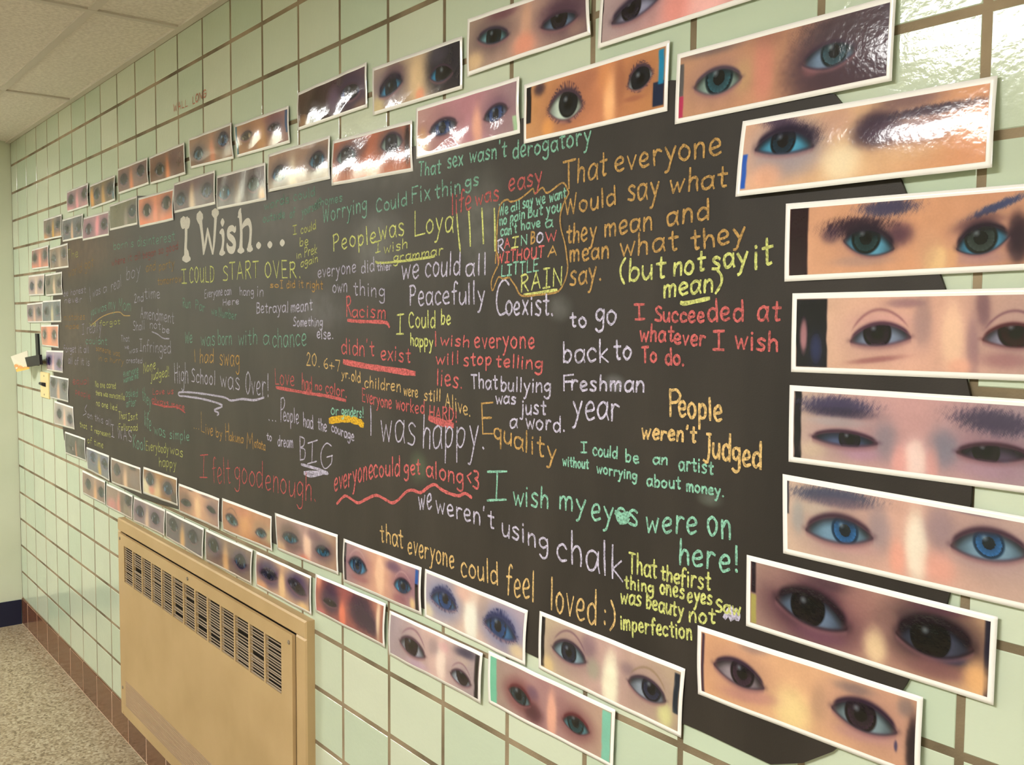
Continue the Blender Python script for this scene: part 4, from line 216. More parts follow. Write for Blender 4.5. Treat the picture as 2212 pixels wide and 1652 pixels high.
['small yellow chalk lines "No one cared there was more smile no one lied"','y',0.7,3.6,[['No one cared',1497.2,-1145.0,1764.5,-1135.2,23.2,None],['there was more',1502.6,-1174.9,1758.7,-1170.3,19.0,None],['smile',1765.5,-1170.9,1868.5,-1169.8,22.3,None],['no one lied',1503.3,-1216.0,1772.8,-1214.3,23.2,None]]],
['dense green chalk scribbles at the left of the sheet','g',0.5,3.6,[['everyone',1857.4,-1087.7,2027.8,-1065.5,25.5,None],['wanted me',1856.0,-1109.7,2026.8,-1082.8,21.6,None],['asked',1879.0,-1156.1,2016.9,-1148.7,29.5,None],['after',1883.1,-1193.6,1996.9,-1179.1,29.6,None],['they',2064.5,-1153.1,2150.3,-1173.3,45.4,None]]],
['red chalk words underlined beside the dense scribbles','r',0.7,3.8,[['Love us',2169.6,-1129.1,2373.1,-1114.0,19.9,None],['always more',2162.6,-1155.6,2469.9,-1159.3,21.5,None],[[[2168.0,-1159.9],[2298.6,-1160.2],[2401.5,-1154.2],[2469.7,-1165.4]],None,5.5]]],
['small pale chalk words "on this all"','w',0.55,3.4,[[[[1374.2,-1222.7],[1342.9,-1243.8],[1363.1,-1256.2],[1315.1,-1269.5]],None,None],['on this all',1378.5,-1273.6,1699.5,-1279.0,27.1,None]]],
['small yellow chalk words "that I represent of time"','y',0.7,3.6,[['that',1263.1,-1319.1,1370.5,-1320.9,21.4,None],['I',1420.7,-1318.5,1445.5,-1317.3,13.9,None],['represent',1473.3,-1325.0,1685.6,-1320.7,20.3,None],['of time',1370.5,-1374.7,1587.9,-1371.9,25.3,None]]],
['small yellow chalk words "That Isnt Fallsroad"','y',0.8,3.6,[['That',1791.6,-1242.9,1891.6,-1236.4,25.4,None],['Isnt',1901.4,-1239.7,2009.8,-1224.2,24.7,None],['Fallsroad',1788.9,-1283.6,2007.4,-1265.9,23.0,None]]],
['pale chalk words "I WAS Kool"','w',0.7,3.8,[['I WAS',1696.9,-1316.3,1940.0,-1312.6,42.6,None],['Kool',1951.9,-1331.9,2085.2,-1325.3,46.9,'g']]],
['yellow chalk words "Everybody was happy"','y',0.7,3.8,[['Everybody',2091.5,-1322.6,2317.5,-1308.7,31.1,None],['was',2328.6,-1305.6,2449.7,-1304.6,29.7,None],['happy',2222.5,-1362.1,2388.2,-1347.0,32.3,None]]],
['pale green chalk words "life was simple"','g',0.65,3.8,[['life',2080.9,-1238.0,2152.3,-1255.0,51.5,None],['was',2178.7,-1258.3,2292.3,-1262.4,36.6,None],['simple',2328.0,-1260.6,2504.9,-1247.9,31.2,None]]],
['tiny yellow and orange chalk scribbles at the left end','o',0.55,3.4,[['The',1127.8,-640.6,1298.2,-639.0,37.0,'y'],['world got',1135.7,-716.7,1510.8,-683.9,39.9,None],['mistakes',1045.3,-892.0,1378.8,-886.7,26.2,None],['made',1064.6,-928.7,1281.2,-922.3,22.7,None],['someone was',1517.7,-1004.4,1820.9,-1016.9,22.3,None],['in a hurry',1546.0,-1040.5,1862.7,-1041.7,22.1,None],['we forgot',1429.1,-913.4,1828.5,-901.1,20.6,'y']]],
['tiny pale chalk words at the left end','w',0.5,3.4,[['be honest',1054.6,-791.4,1393.9,-781.9,26.0,None],['never',1066.9,-820.5,1337.7,-817.4,26.2,None],['I really',1327.1,-945.7,1596.9,-930.8,42.8,None],['couldnt',1377.8,-981.2,1670.7,-979.3,28.3,'g'],['forget it all',1033.1,-1024.7,1421.0,-1016.3,30.1,None],['all of it is',1103.9,-1070.7,1423.5,-1066.8,30.0,None],['equal',1169.7,-1153.9,1411.2,-1140.0,29.9,'r'],['people',1202.4,-1190.0,1426.3,-1197.2,26.1,'r']]],
['dim green chalk words "words could outside of your home"','g',0.4,3.8,[['words',3061.5,-602.4,3206.2,-596.5,22.5,None],['could',3229.1,-594.6,3342.2,-593.4,22.4,None],['outside',3053.2,-633.4,3182.4,-630.8,20.6,None],['of',3207.8,-633.8,3237.4,-633.1,21.9,None],['yourself',3273.0,-633.9,3366.8,-622.3,21.2,None],['homes',3368.9,-618.7,3473.7,-617.7,18.6,None]]]]
BOARD=[[4706.2,-611.3],[4697.7,-601.0],[4583.9,-565.7],[4435.5,-535.7],[4091.2,-536.2],[3755.8,-537.7],[3411.2,-536.8],[3072.8,-540.8],[2728.0,-533.3],[2051.5,-470.2],[2011.4,-480.4],[1732.6,-507.8],[1361.5,-528.4],[1027.7,-549.4],[1026.1,-566.7],[937.9,-677.4],[875.1,-788.9],[827.9,-903.3],[820.3,-1012.9],[846.5,-1121.6],[896.0,-1236.1],[987.9,-1346.9],[1006.1,-1400.8],[1333.7,-1445.4],[1646.6,-1488.5],[2021.5,-1496.8],[2445.4,-1473.3],[2730.6,-1455.4],[3082.8,-1451.1],[3438.7,-1450.8],[3785.4,-1450.9],[4131.3,-1449.2],[4327.3,-1452.4],[4474.3,-1452.9],[4514.0,-1452.9],[4631.2,-1456.6],[4679.6,-1436.5],[4720.9,-1406.8],[4809.0,-1302.0],[4813.8,-1293.4],[4858.3,-1188.2],[4861.4,-1174.3],[4881.2,-1069.8],[4881.6,-1053.5],[4876.2,-953.8],[4871.5,-936.5],[4842.9,-835.5],[4838.8,-825.2],[4793.5,-727.0],[4787.4,-713.3]]
VIS=[[24,9],[23,4],[24,4],[22,3],[18,12],[24,8],[23,3],[19,12],[17,12],[21,3],[20,3],[24,5],[18,2],[19,11],[16,1],[20,11],[17,2],[17,13],[15,1],[23,9],[21,11],[22,10],[14,1],[21,10],[17,1],[23,5],[16,2],[15,2],[18,11],[13,1],[16,12],[16,13],[19,2],[17,3],[12,1],[24,6],[14,2],[13,0],[24,7],[17,11],[14,0],[11,1],[12,0],[16,11],[10,1],[13,2],[11,0],[12,2],[18,3],[9,1],[23,6],[19,10],[20,10],[18,10],[10,0],[18,13],[23,10],[8,1],[19,3],[8,12],[8,13],[8,14],[11,2],[8,15],[9,0],[16,3],[8,16],[10,2],[7,1],[8,2],[7,12],[7,13],[7,14],[7,15],[7,16],[8,0],[15,0],[13,3],[6,1],[18,1],[6,12],[20,12],[6,13],[6,14],[6,15],[6,16],[16,10],[7,0],[7,2],[22,11],[9,2],[5,1],[5,11],[5,12],[5,13],[5,14],[5,15],[5,16],[5,2],[6,0],[4,1],[4,2],[21,2],[15,10],[4,11],[4,12],[4,14],[4,15],[4,16],[4,10],[4,13],[16,14],[5,0],[3,1],[3,2],[3,10],[6,2],[3,11],[3,12],[3,13],[14,3],[3,14],[3,15],[3,16],[3,9],[4,0],[2,1],[2,2],[2,3],[2,7],[2,8],[2,9],[2,10],[2,11],[2,12],[2,13],[2,14],[2,15],[2,16],[1,1],[1,2],[3,0],[20,2],[1,3],[1,4],[1,5],[1,7],[1,8],[1,9],[1,10],[10,3],[1,11],[3,8],[1,12],[1,13],[1,14],[1,15],[1,16],[3,3],[2,0],[14,10],[14,11],[6,11],[1,6],[15,3],[17,10],[1,0],[2,4],[7,11],[12,3],[3,7],[12,11],[5,3],[11,3],[7,3],[4,3],[0,1],[0,2],[0,3],[0,4],[0,5],[0,6],[0,7],[0,8],[0,9],[0,10],[0,11],[0,12],[9,3],[0,13],[0,14],[0,15],[0,16],[4,4],[3,4],[8,3],[3,5],[2,6],[8,11],[0,0],[6,3],[6,10],[5,10],[3,6],[2,5],[4,9],[13,10],[4,5],[4,8]]
TITLE=[[[2456.7,-581.0,5.2],[2475.6,-590.3,19.2],[2501.1,-589.9,13.9]],[[2535.8,-585.9,5.0],[2519.9,-593.5,18.7],[2501.1,-589.9,13.9]],[[2498.2,-584.1,17.7],[2503.7,-603.5,12.0],[2502.3,-637.0,10.7],[2497.7,-670.4,12.0],[2503.2,-688.6,21.5],[2502.7,-701.0,25.3]],[[2467.6,-699.4,3.9],[2502.9,-697.6,13.9],[2537.2,-702.5,3.7]],[[2591.0,-581.3,7.2],[2617.7,-586.7,20.1],[2641.4,-584.2,5.8]],[[2617.8,-585.6,16.6],[2628.3,-618.8,10.0],[2641.1,-669.3,8.8],[2640.1,-695.2,2.9]],[[2643.1,-693.2,3.5],[2662.0,-657.6,7.5],[2677.7,-622.2,5.7]],[[2674.9,-619.9,3.4],[2690.8,-655.0,7.4],[2712.0,-696.5,4.5]],[[2713.1,-697.6,3.4],[2724.4,-661.2,7.8],[2734.5,-611.5,9.4],[2738.1,-588.7,11.1]],[[2709.4,-580.1,5.6],[2735.5,-584.3,14.4],[2761.4,-583.3,4.4]],[[2786.8,-601.9,3.2],[2786.5,-612.2,14.0],[2786.1,-624.5,3.2]],[[2763.9,-639.6,2.2],[2785.6,-640.0,10.8],[2790.3,-661.0,8.1],[2784.1,-683.4,8.6],[2781.0,-696.7,18.4]],[[2760.8,-697.8,2.7],[2781.0,-696.7,7.6],[2802.5,-696.7,2.7]],[[2877.7,-629.0,2.0],[2872.3,-639.7,7.2],[2854.5,-633.4,8.3],[2830.9,-636.9,8.9],[2827.8,-651.0,9.4],[2858.7,-665.1,10.3],[2868.6,-677.8,10.3],[2857.9,-691.4,10.3],[2831.9,-690.0,9.4],[2819.0,-679.1,6.3],[2819.3,-670.9,2.1]],[[2914.3,-584.9,2.0],[2906.5,-598.2,11.0],[2911.1,-612.5,9.0],[2914.9,-652.5,8.5],[2911.4,-686.2,11.0],[2911.2,-696.1,19.0]],[[2892.1,-607.0,1.5],[2903.8,-603.9,7.0]],[[2917.7,-640.8,3.0],[2935.4,-628.1,7.9],[2962.4,-624.2,9.7],[2976.4,-640.9,8.2],[2973.2,-671.9,7.7],[2967.9,-689.2,11.6],[2970.2,-696.2,17.4]],[[2888.4,-697.0,2.5],[2911.2,-695.1,10.0],[2933.5,-698.3,2.5]],[[2950.7,-695.8,2.4],[2970.2,-694.3,9.6],[2989.3,-697.2,2.4]],[[3025.1,-680.2,2.8],[3025.0,-684.6,12.1],[3024.9,-689.4,15.4],[3024.8,-694.3,12.1],[3024.7,-698.7,2.8]],[[3093.5,-682.3,2.7],[3093.4,-686.6,11.6],[3093.3,-691.3,14.7],[3093.2,-696.1,11.6],[3093.1,-700.4,2.7]],[[3165.5,-682.0,2.6],[3165.4,-686.2,11.1],[3165.3,-690.8,14.0],[3165.2,-695.4,11.1],[3165.1,-699.6,2.6]]]
RED=[['WALL',2399.0,-250.1,2521.7,-252.4,20.4],['LONG',2559.5,-254.7,2668.8,-251.1,20.8]]

T = .2032; KH = T*2/3
X0, X1 = .0763, 8.2            # end wall, wall behind the camera
YL = -3.57                     # opposite wall of the corridor
ZC, ZF = -.026, -2.436         # ceiling, floor
ZB = -17*KH                    # top of the brown base tiles
# ------------------------------------------------------------------ materials
m_tile = mat('glazed_tile', (.55, .62, .44), .1, .5)
def tile_nodes(m, a, b, bump=.28):
    bs = m.node_tree.nodes['Principled BSDF']
    oi = N(m, 'ShaderNodeObjectInfo'); tc = N(m, 'ShaderNodeTexCoord')
    mx = N(m, 'ShaderNodeMix', data_type='RGBA'); mx.inputs[6].default_value = (*a, 1); mx.inputs[7].default_value = (*b, 1)
    L(m, oi.outputs['Random'], mx.inputs[0])
    n = N(m, 'ShaderNodeTexNoise'); n.inputs['Scale'].default_value = 6; n.inputs['Detail'].default_value = 3
    L(m, tc.outputs['Object'], n.inputs['Vector'])
    hs = N(m, 'ShaderNodeHueSaturation'); mr = N(m, 'ShaderNodeMapRange'); mr.inputs[3].default_value = .93; mr.inputs[4].default_value = 1.07
    L(m, n.outputs[0], mr.inputs[0]); L(m, mr.outputs[0], hs.inputs['Value']); L(m, mx.outputs[2], hs.inputs['Color'])
    L(m, hs.outputs[0], bs.inputs['Base Color'])
    n2 = N(m, 'ShaderNodeTexNoise'); n2.inputs['Scale'].default_value = 95; n2.inputs['Detail'].default_value = 3
    n3 = N(m, 'ShaderNodeTexNoise'); n3.inputs['Scale'].default_value = 22; n3.inputs['Detail'].default_value = 1
    L(m, tc.outputs['Object'], n2.inputs['Vector']); L(m, tc.outputs['Object'], n3.inputs['Vector'])
    b1 = N(m, 'ShaderNodeBump'); b1.inputs['Strength'].default_value = bump; b1.inputs['Distance'].default_value = .0012
    b2 = N(m, 'ShaderNodeBump'); b2.inputs['Strength'].default_value = bump*.6; b2.inputs['Distance'].default_value = .002
    L(m, n3.outputs[0], b2.inputs['Height']); L(m, b2.outputs[0], b1.inputs['Normal']); L(m, n2.outputs[0], b1.inputs['Height']); L(m, b1.outputs[0], bs.inputs['Normal'])
tile_nodes(m_tile, (.46, .54, .41), (.55, .59, .46))
m_base = mat('brown_base_tile', (.17, .075, .04), .16, .5); tile_nodes(m_base, (.115, .042, .022), (.155, .062, .03), .2)
m_grout = mat('grout', (.3, .24, .16), .9, .2); noise_vary(m_grout, (.13, .10, .06), (.31, .235, .15), 5, 4, bump=.3, bscale=300)
m_grout_light = mat('base_grout', (.55, .42, .32), .9, .2)
m_paint = mat('green_paint', (.54, .58, .44), .5, .4); noise_vary(m_paint, (.62, .65, .50), (.67, .70, .55), 3, 2, bump=.12, bscale=160)
m_ceiling = mat('ceiling_panel', (.62, .55, .46), .9, .2); noise_vary(m_ceiling, (.68, .62, .55), (.82, .76, .68), 90, 3, bump=.4, bscale=220)
m_tee = mat('ceiling_grid', (.62, .56, .49), .5, .4)
m_floor = mat('speckled_vinyl', (.4, .3, .2), .28, .4)
def floor_nodes(m):
    bs = m.node_tree.nodes['Principled BSDF']; tc = N(m, 'ShaderNodeTexCoord')
    v = N(m, 'ShaderNodeTexVoronoi'); v.inputs['Scale'].default_value = 130
    n = N(m, 'ShaderNodeTexNoise'); n.inputs['Scale'].default_value = 45; n.inputs['Detail'].default_value = 4
    L(m, tc.outputs['Object'], v.inputs['Vector']); L(m, tc.outputs['Object'], n.inputs['Vector'])
    sx = N(m, 'ShaderNodeSeparateColor'); L(m, v.outputs['Color'], sx.inputs[0])
    ad = N(m, 'ShaderNodeMath', operation='ADD'); ml = N(m, 'ShaderNodeMath', operation='MULTIPLY'); ml.inputs[1].default_value = .5
    L(m, sx.outputs[0], ad.inputs[0]); L(m, n.outputs[0], ad.inputs[1]); L(m, ad.outputs[0], ml.inputs[0])
    r = N(m, 'ShaderNodeValToRGB'); e = r.color_ramp.elements
    e[0].position = .2; e[0].color = (.13, .092, .05, 1); e[1].position = .8; e[1].color = (.44, .38, .27, 1)
    x = e.new(.42); x.color = (.27, .205, .125, 1); x = e.new(.6); x.color = (.34, .275, .18, 1)
    L(m, ml.outputs[0], r.inputs[0]); L(m, r.outputs[0], bs.inputs['Base Color'])
floor_nodes(m_floor)
m_navy = mat('navy_vinyl_base', (.012, .014, .04), .4, .4)
m_lamp = bpy.data.materials.new('lamp_diffuser'); m_lamp.use_nodes = True
nt = m_lamp.node_tree; nt.nodes.clear(); em = nt.nodes.new('ShaderNodeEmission'); ou = nt.nodes.new('ShaderNodeOutputMaterial')
em.inputs[0].default_value = (*LAMP_COL, 1); em.inputs[1].default_value = LAMP; nt.links.new(em.outputs[0], ou.inputs[0])
m_white = mat('white_metal', (.7, .68, .62), .4, .4)
m_board = mat('black_chalk_paper', (.05, .042, .034), .55, .3)
m_board.node_tree.nodes['Principled BSDF'].inputs['Sheen Weight'].default_value = .13; m_board.node_tree.nodes['Principled BSDF'].inputs['Sheen Roughness'].default_value = .45; m_board.node_tree.nodes['Principled BSDF'].inputs['Sheen Tint'].default_value = (1, .85, .68, 1)
m_heat = mat('tan_enamel', (.56, .37, .16), .42, .4); noise_vary(m_heat, (.42, .285, .135), (.48, .33, .165), 5, 3, bump=.1, bscale=260)
m_perf = mat('perforated_enamel', (.36, .25, .16), .5, .4)
m_slat = mat('louver_slat', (.25, .18, .115), .5, .3)
m_dark = mat('dark_recess', (.02, .015, .01), .8, .2)
m_screw = mat('steel_screw', (.35, .3, .25), .35, .5, metal=.8)
m_paper = mat('photo_paper', (.84, .81, .78), .14, .5); bump_only(m_paper, 60, .12, .0012)
m_pic = mat('printed_picture', (.5, .5, .5), .12, .5)
_a = N(m_pic, 'ShaderNodeAttribute', attribute_name='Col'); L(m_pic, _a.outputs['Color'], m_pic.node_tree.nodes['Principled BSDF'].inputs['Base Color'])
bump_only(m_pic, 120, .3, .0008)
m_plate = mat('cream_plastic', (.78, .62, .30), .35, .5)
m_black = mat('black_plastic', (.012, .01, .012), .5, .4)
m_card = mat('glossy_card', (.72, .66, .48), .3, .5)
_b = m_card.node_tree.nodes['Principled BSDF']; _tc = N(m_card, 'ShaderNodeTexCoord'); _sp = N(m_card, 'ShaderNodeSeparateXYZ'); _rp = N(m_card, 'ShaderNodeValToRGB'); _nn = N(m_card, 'ShaderNodeTexNoise'); _nn.inputs['Scale'].default_value = 3; _ad = N(m_card, 'ShaderNodeMath', operation='MULTIPLY_ADD'); _ad.inputs[1].default_value = .5
L(m_card, _tc.outputs['Generated'], _sp.inputs[0]); L(m_card, _tc.outputs['Generated'], _nn.inputs['Vector']); L(m_card, _nn.outputs[0], _ad.inputs[0]); L(m_card, _sp.outputs[2], _ad.inputs[2]); L(m_card, _ad.outputs[0], _rp.inputs[0]); L(m_card, _rp.outputs[0], _b.inputs['Base Color'])
_e = _rp.color_ramp.elements; _e[0].position = .36; _e[0].color = (.72, .42, .08, 1); _e[1].position = .62; _e[1].color = (.62, .58, .46, 1); _x = _e.new(.47); _x.color = (.66, .25, .08, 1); _x = _e.new(.52); _x.color = (.68, .58, .40, 1)
m_marker = mat('red_marker', (.42, .13, .07), .6, .3)
# ------------------------------------------------------------------ the setting
wall = struct(MB().box((X0-.15, .0009, ZF-.1), (X1+.15, .16, ZC+.25)).build('wall_right', m_grout))
tile_meshes = {}
def tile_part(name, x0, x1, z0, z1, m, parent, y0=0., g=.0046):
    key = (name, round(x1-x0, 4), round(z1-z0, 4), y0)
    w_, h_ = (x1-x0)/2-g, (z1-z0)/2-g
    if key not in tile_meshes:
        mb = MB().box((-w_, 0, -h_), (w_, .012, h_), .0016); o = mb.build(name, m, parent); tile_meshes[key] = o.data
    else:
        o = bpy.data.objects.new(name, tile_meshes[key]); COL.objects.link(o); o.parent = parent
    o.location = ((x0+x1)/2, y0 + random.uniform(-.0003, .0003), (z0+z1)/2)
    o.rotation_euler = (random.uniform(-.0022, .0022), 0, random.uniform(-.0022, .0022))
    return o
vis = set(map(tuple, VIS)); rest = MB()
for c in range(0, 41):
    for k in range(0, 17):
        x0, x1 = max(c*T, X0), min((c+1)*T, X1); z1, z0 = min(-k*KH, ZC+.004), -(k+1)*KH
        if x1-x0 < .03: continue
        if (c, k) in vis: tile_part('tile', x0, x1, z0, z1, m_tile, wall)
        elif not (x0 > 1.83 and x1 < 3.30 and z1 < -1.60): rest.box((x0+.0046, 0, z0+.0046), (x1-.0046, .012, z1-.0046), .0016)
o = rest.build('tile_field', m_tile, wall); o['kind'] = 'stuff'
base = struct(MB().box((X0, -.0033, ZF), (X1, .003, ZB-.003)).build('baseboard_right', m_grout_light))
restb = MB()
for c in range(0, 41):
    x0, x1 = max(c*T, X0), min((c+1)*T, X1)
    if x1-x0 < .03: continue
    if c < 22: 
        o = tile_part('base_tile', x0, x1, ZF, ZB, m_base, base, -.004, .0022)
    else: restb.box((x0+.0022, -.004, ZF), (x1-.0022, .008, ZB-.003), .0016)
o = restb.build('base_tile_row', m_base, base); o['kind'] = 'stuff'
floor = struct(MB().box((X0-.15, YL-.15, ZF-.12), (X1+.15, .16, ZF)).build('floor', m_floor))
wend = struct(MB().box((X0-.14, YL, ZF), (X0, .0, ZC+.2)).build('wall_end', m_paint))
struct(MB().box((X0, YL, ZF), (X0+.006, -.006, ZF+.125), .002).build('baseboard_end', m_navy))
struct(MB().box((X0-.14, YL-.14, ZF), (X1+.14, YL, ZC+.2)).build('wall_left', m_paint))
struct(MB().box((X0, YL, ZF), (X1, YL+.006, ZF+.125)).build('baseboard_left', m_navy))
struct(MB().box((X1, YL, ZF), (X1+.14, 0, ZC+.2)).build('wall_behind', m_paint))
ceil = struct(MB().box((X0-.14, YL-.14, ZC+.03), (X1+.14, .14, ZC+.12)).build('ceiling', m_tee))
GX = [X0] + [1.28+1.22*i for i in range(0, 6)] + [X1]; GY = [0., -.26] + [-.26-.61*i for i in range(1, 6)] + [YL]
LIT = {(3.72, -1.48), (X0, -1.48), (7.38, -1.48)}
def near(a, b): return abs(a-b) < .02
for i in range(len(GX)-1):
    for j in range(len(GY)-1):
        xa, xb, ya, yb = GX[i], GX[i+1], GY[j], GY[j+1]
        if xb-xa < .05 or ya-yb < .05: continue
        if any(near(xa, p) and near(ya, q) for p, q in LIT): continue
        mb = MB().box((xa+.010, yb+.010, ZC+.006), (xb-.010, ya-.010, ZC+.02)); mb.build('ceiling_panel', m_ceiling, ceil)
for x in GX[1:-1]: MB().box((x-.012, YL, ZC), (x+.012, 0, ZC+.029)).build('grid_bar', m_tee, ceil)
for y in GY[1:-1]: MB().box((X0, y-.012, ZC+.0006), (X1, y+.012, ZC+.028)).build('grid_bar', m_tee, ceil)
MB().box((X0, -.022, ZC-.001), (X1, -.0006, ZC+.028)).build('wall_angle', m_tee, ceil)
# ceiling lights
names = {X0: 'recessed ceiling light panel touching the end wall', 3.72: 'recessed ceiling light panel above and left of the viewer', 7.38: 'recessed ceiling light panel behind the viewer'}
for (x, y) in sorted(LIT):
    x2 = min(g for g in GX if g > x+.1)
    t = tag(empty('ceiling_light', ((x+x2)/2, y-.305, ZC)), names[x], 'ceiling light', 'ceiling lights along the corridor')
    a, b = (x2-x)/2-.013, .292
    MB().box((-a, -b, .0), (-a+.03, b, .02)).box((a-.03, -b, 0), (a, b, .02)).box((-a+.03, -b, 0), (a-.03, -b+.03, .02)).box((-a+.03, b-.03, 0), (a-.03, b, .02)).build('frame', m_white, t)
    MB().box((-a+.03, -b+.03, .006), (a-.03, b-.03, .012)).build('diffuser', m_lamp, t)
# ------------------------------------------------------------------ wall heater
HX0, HX1, HZ1, HZ0 = 1.818, 3.316, -1.597, -2.318
heater = tag(empty('wall_heater', ((HX0+HX1)/2, 0, HZ0)), 'tan metal wall heater cabinet with a louvered grille, set in the tiled wall', 'heater')
def hb(mb, name, m, parent=None):
    o = mb.build(name, m, None); me = o.data
    me.transform(Matrix.Translation((-(HX0+HX1)/2, 0, -HZ0)))
    o.parent = parent or heater
    return o
fr = MB(); d = -.024
for a, b in (((HX0, d, HZ1-.045), (HX1, .0, HZ1)), ((HX0, d, HZ0), (HX0+.03, .0, HZ1-.045)), ((HX1-.056, d, HZ0), (HX1, .0, HZ1-.045)), ((HX0+.03, d, HZ0), (HX1-.056, .0, HZ0+.02))): fr.box(a, b, .004)
hb(fr, 'frame', m_heat)
hb(MB().box((HX0+.02, -.004, HZ0+.01), (HX1-.02, .0, HZ1-.02)), 'back_plate', m_dark)
CX0, CX1, CZ1, CZ0 = 1.851, 3.257, -1.645, -2.292
GX0, GX1, GZ1, GZ0 = 1.912, 3.195, -1.681, -1.811
cv = MB(); y0, y1 = -.031, -.022
for a, b in (((CX0, y0, GZ1), (CX1, y1, CZ1)), ((CX0, y0, GZ0), (GX0, y1, GZ1)), ((GX1, y0, GZ0), (CX1, y1, GZ1)), ((CX0, y0, CZ0), (CX1, y1, GZ0))): cv.box(a, b)
cover = hb(cv, 'cover_panel', m_heat)
nb = 13; pw = (GX1-GX0)/nb
for i in range(1, nb):
    x = GX0+pw*i; hb(MB().box((x-.0045, y0, GZ0), (x+.0045, y1, GZ1)), 'grille_bar', m_heat, cover)
slat_me = None
for i in range(nb):
    for j in range(16):
        zc = GZ1-.005-(GZ1-GZ0-.004)/16*(j+.45)
        if slat_me is None:
            w2 = pw/2-.0045; mb = MB(); n = 0
            mb.v = [(-w2, -.0298, -.0006), (w2, -.0298, -.0006), (w2, -.0292, -.0014), (-w2, -.0292, -.0014), (-w2, -.0275, .0012), (w2, -.0275, .0012), (w2, -.0268, .0005), (-w2, -.0268, .0005)]
            mb.f = [(0,3,2,1),(4,5,6,7),(0,1,5,4),(1,2,6,5),(2,3,7,6),(3,0,4,7)]
            o = mb.build('slat', m_slat, cover); slat_me = o.data
        else:
            o = bpy.data.objects.new('slat', slat_me); COL.objects.link(o); o.parent = cover
        o.location = (GX0+pw*(i+.5)-(HX0+HX1)/2, random.uniform(-.0006, .0006), zc-HZ0)
        bent = random.random() < .05
        o.rotation_euler = (random.gauss(0, .03) + (random.choice((-.5, .5)) if bent else 0), random.gauss(0, .006) + (random.uniform(-.03, .03) if bent else 0), 0)
# low perforated strip: fine ribs pressed proud of the cover
pf = MB()
for j in range(14):
    z = -2.172-j*.0068; pf.box((1.905, y0-.0014, z-.0022), (3.2, y0, z+.0022))
o = hb(pf, 'perforated_strip', m_perf, cover)
for x, z in ((1.868, -1.662), (3.240, -1.666), (2.545, -1.660), (1.868, -2.205), (3.240, -2.205)):
    hb(MB().cyl((x, y0-.002, z), .0055, .004, 'y', 10).box((x-.004, y0-.0026, z-.0006), (x+.004, y0-.001, z+.0006)), 'screw', m_screw, cover)
# ------------------------------------------------------------------ light switch
sw = tag(empty('switch_plate', (.69, 0, -1.185)), 'cream yellow light switch plate with one black toggle beside the left prints', 'light switch')
MB().box((-.074, -.008, -.058), (.074, .0, .058), .003).build('plate', m_plate, sw)
mb = MB(); mb.v = [(-.03, -.008, -.006), (.03, -.008, -.006), (.03, -.008, .012), (-.03, -.008, .012), (-.026, -.026, .004), (.026, -.026, .004), (.026, -.024, .013), (-.026, -.024, .013)]
mb.f = [(0,3,2,1),(4,5,6,7),(0,1,5,4),(1,2,6,5),(2,3,7,6),(3,0,4,7)]
o = mb.build('toggle', m_black, sw); o['label'] = 'black toggle'
MB().cyl((0, -.0095, .042), .004, .003).build('screw', m_screw, sw); MB().cyl((0, -.0095, -.042), .004, .003).build('screw', m_screw, sw)
# ------------------------------------------------------------------ clip and card hanging on the wall
cl = tag(empty('card_holder', (.57, 0, -1.05)), 'black clip holder on a strap gripping a pale orange card, left of the prints', 'card holder')
def quad_slab(pts, th, m, name, parent, off):
    v = [(p[0]-off[0], p[1]-off[1], p[2]-off[2]) for p in pts] + [(p[0]-off[0], p[1]-off[1]-th, p[2]-off[2]) for p in pts]
    mb = MB(); mb.v = v; mb.f = [(0,1,2,3), (4,7,6,5), (0,4,5,1), (1,5,6,2), (2,6,7,3), (3,7,4,0)]
    return mb.build(name, m, parent)
off = (.57, 0, -1.05)
quad_slab([(.535, -.002, -.955), (.585, -.002, -.955), (.60, -.002, -1.09), (.55, -.002, -1.09)], .006, m_black, 'strap', cl, off)
quad_slab([(.545, -.008, -1.06), (.61, -.008, -1.06), (.61, -.008, -1.10), (.545, -.008, -1.10)], .026, m_black, 'bracket', cl, off)
quad_slab([(.50, -.034, -1.066), (.745, -.026, -1.045), (.755, -.026, -1.088), (.545, -.034, -1.108)], .012, m_black, 'clip', cl, off)
o = quad_slab([(0.354, -0.075, -1.066), (0.507, -0.034, -1.034), (0.535, -0.034, -1.118), (0.476, -0.075, -1.133)], .002, m_card, 'card', cl, off); o['label'] = 'pale card with an orange lower edge'
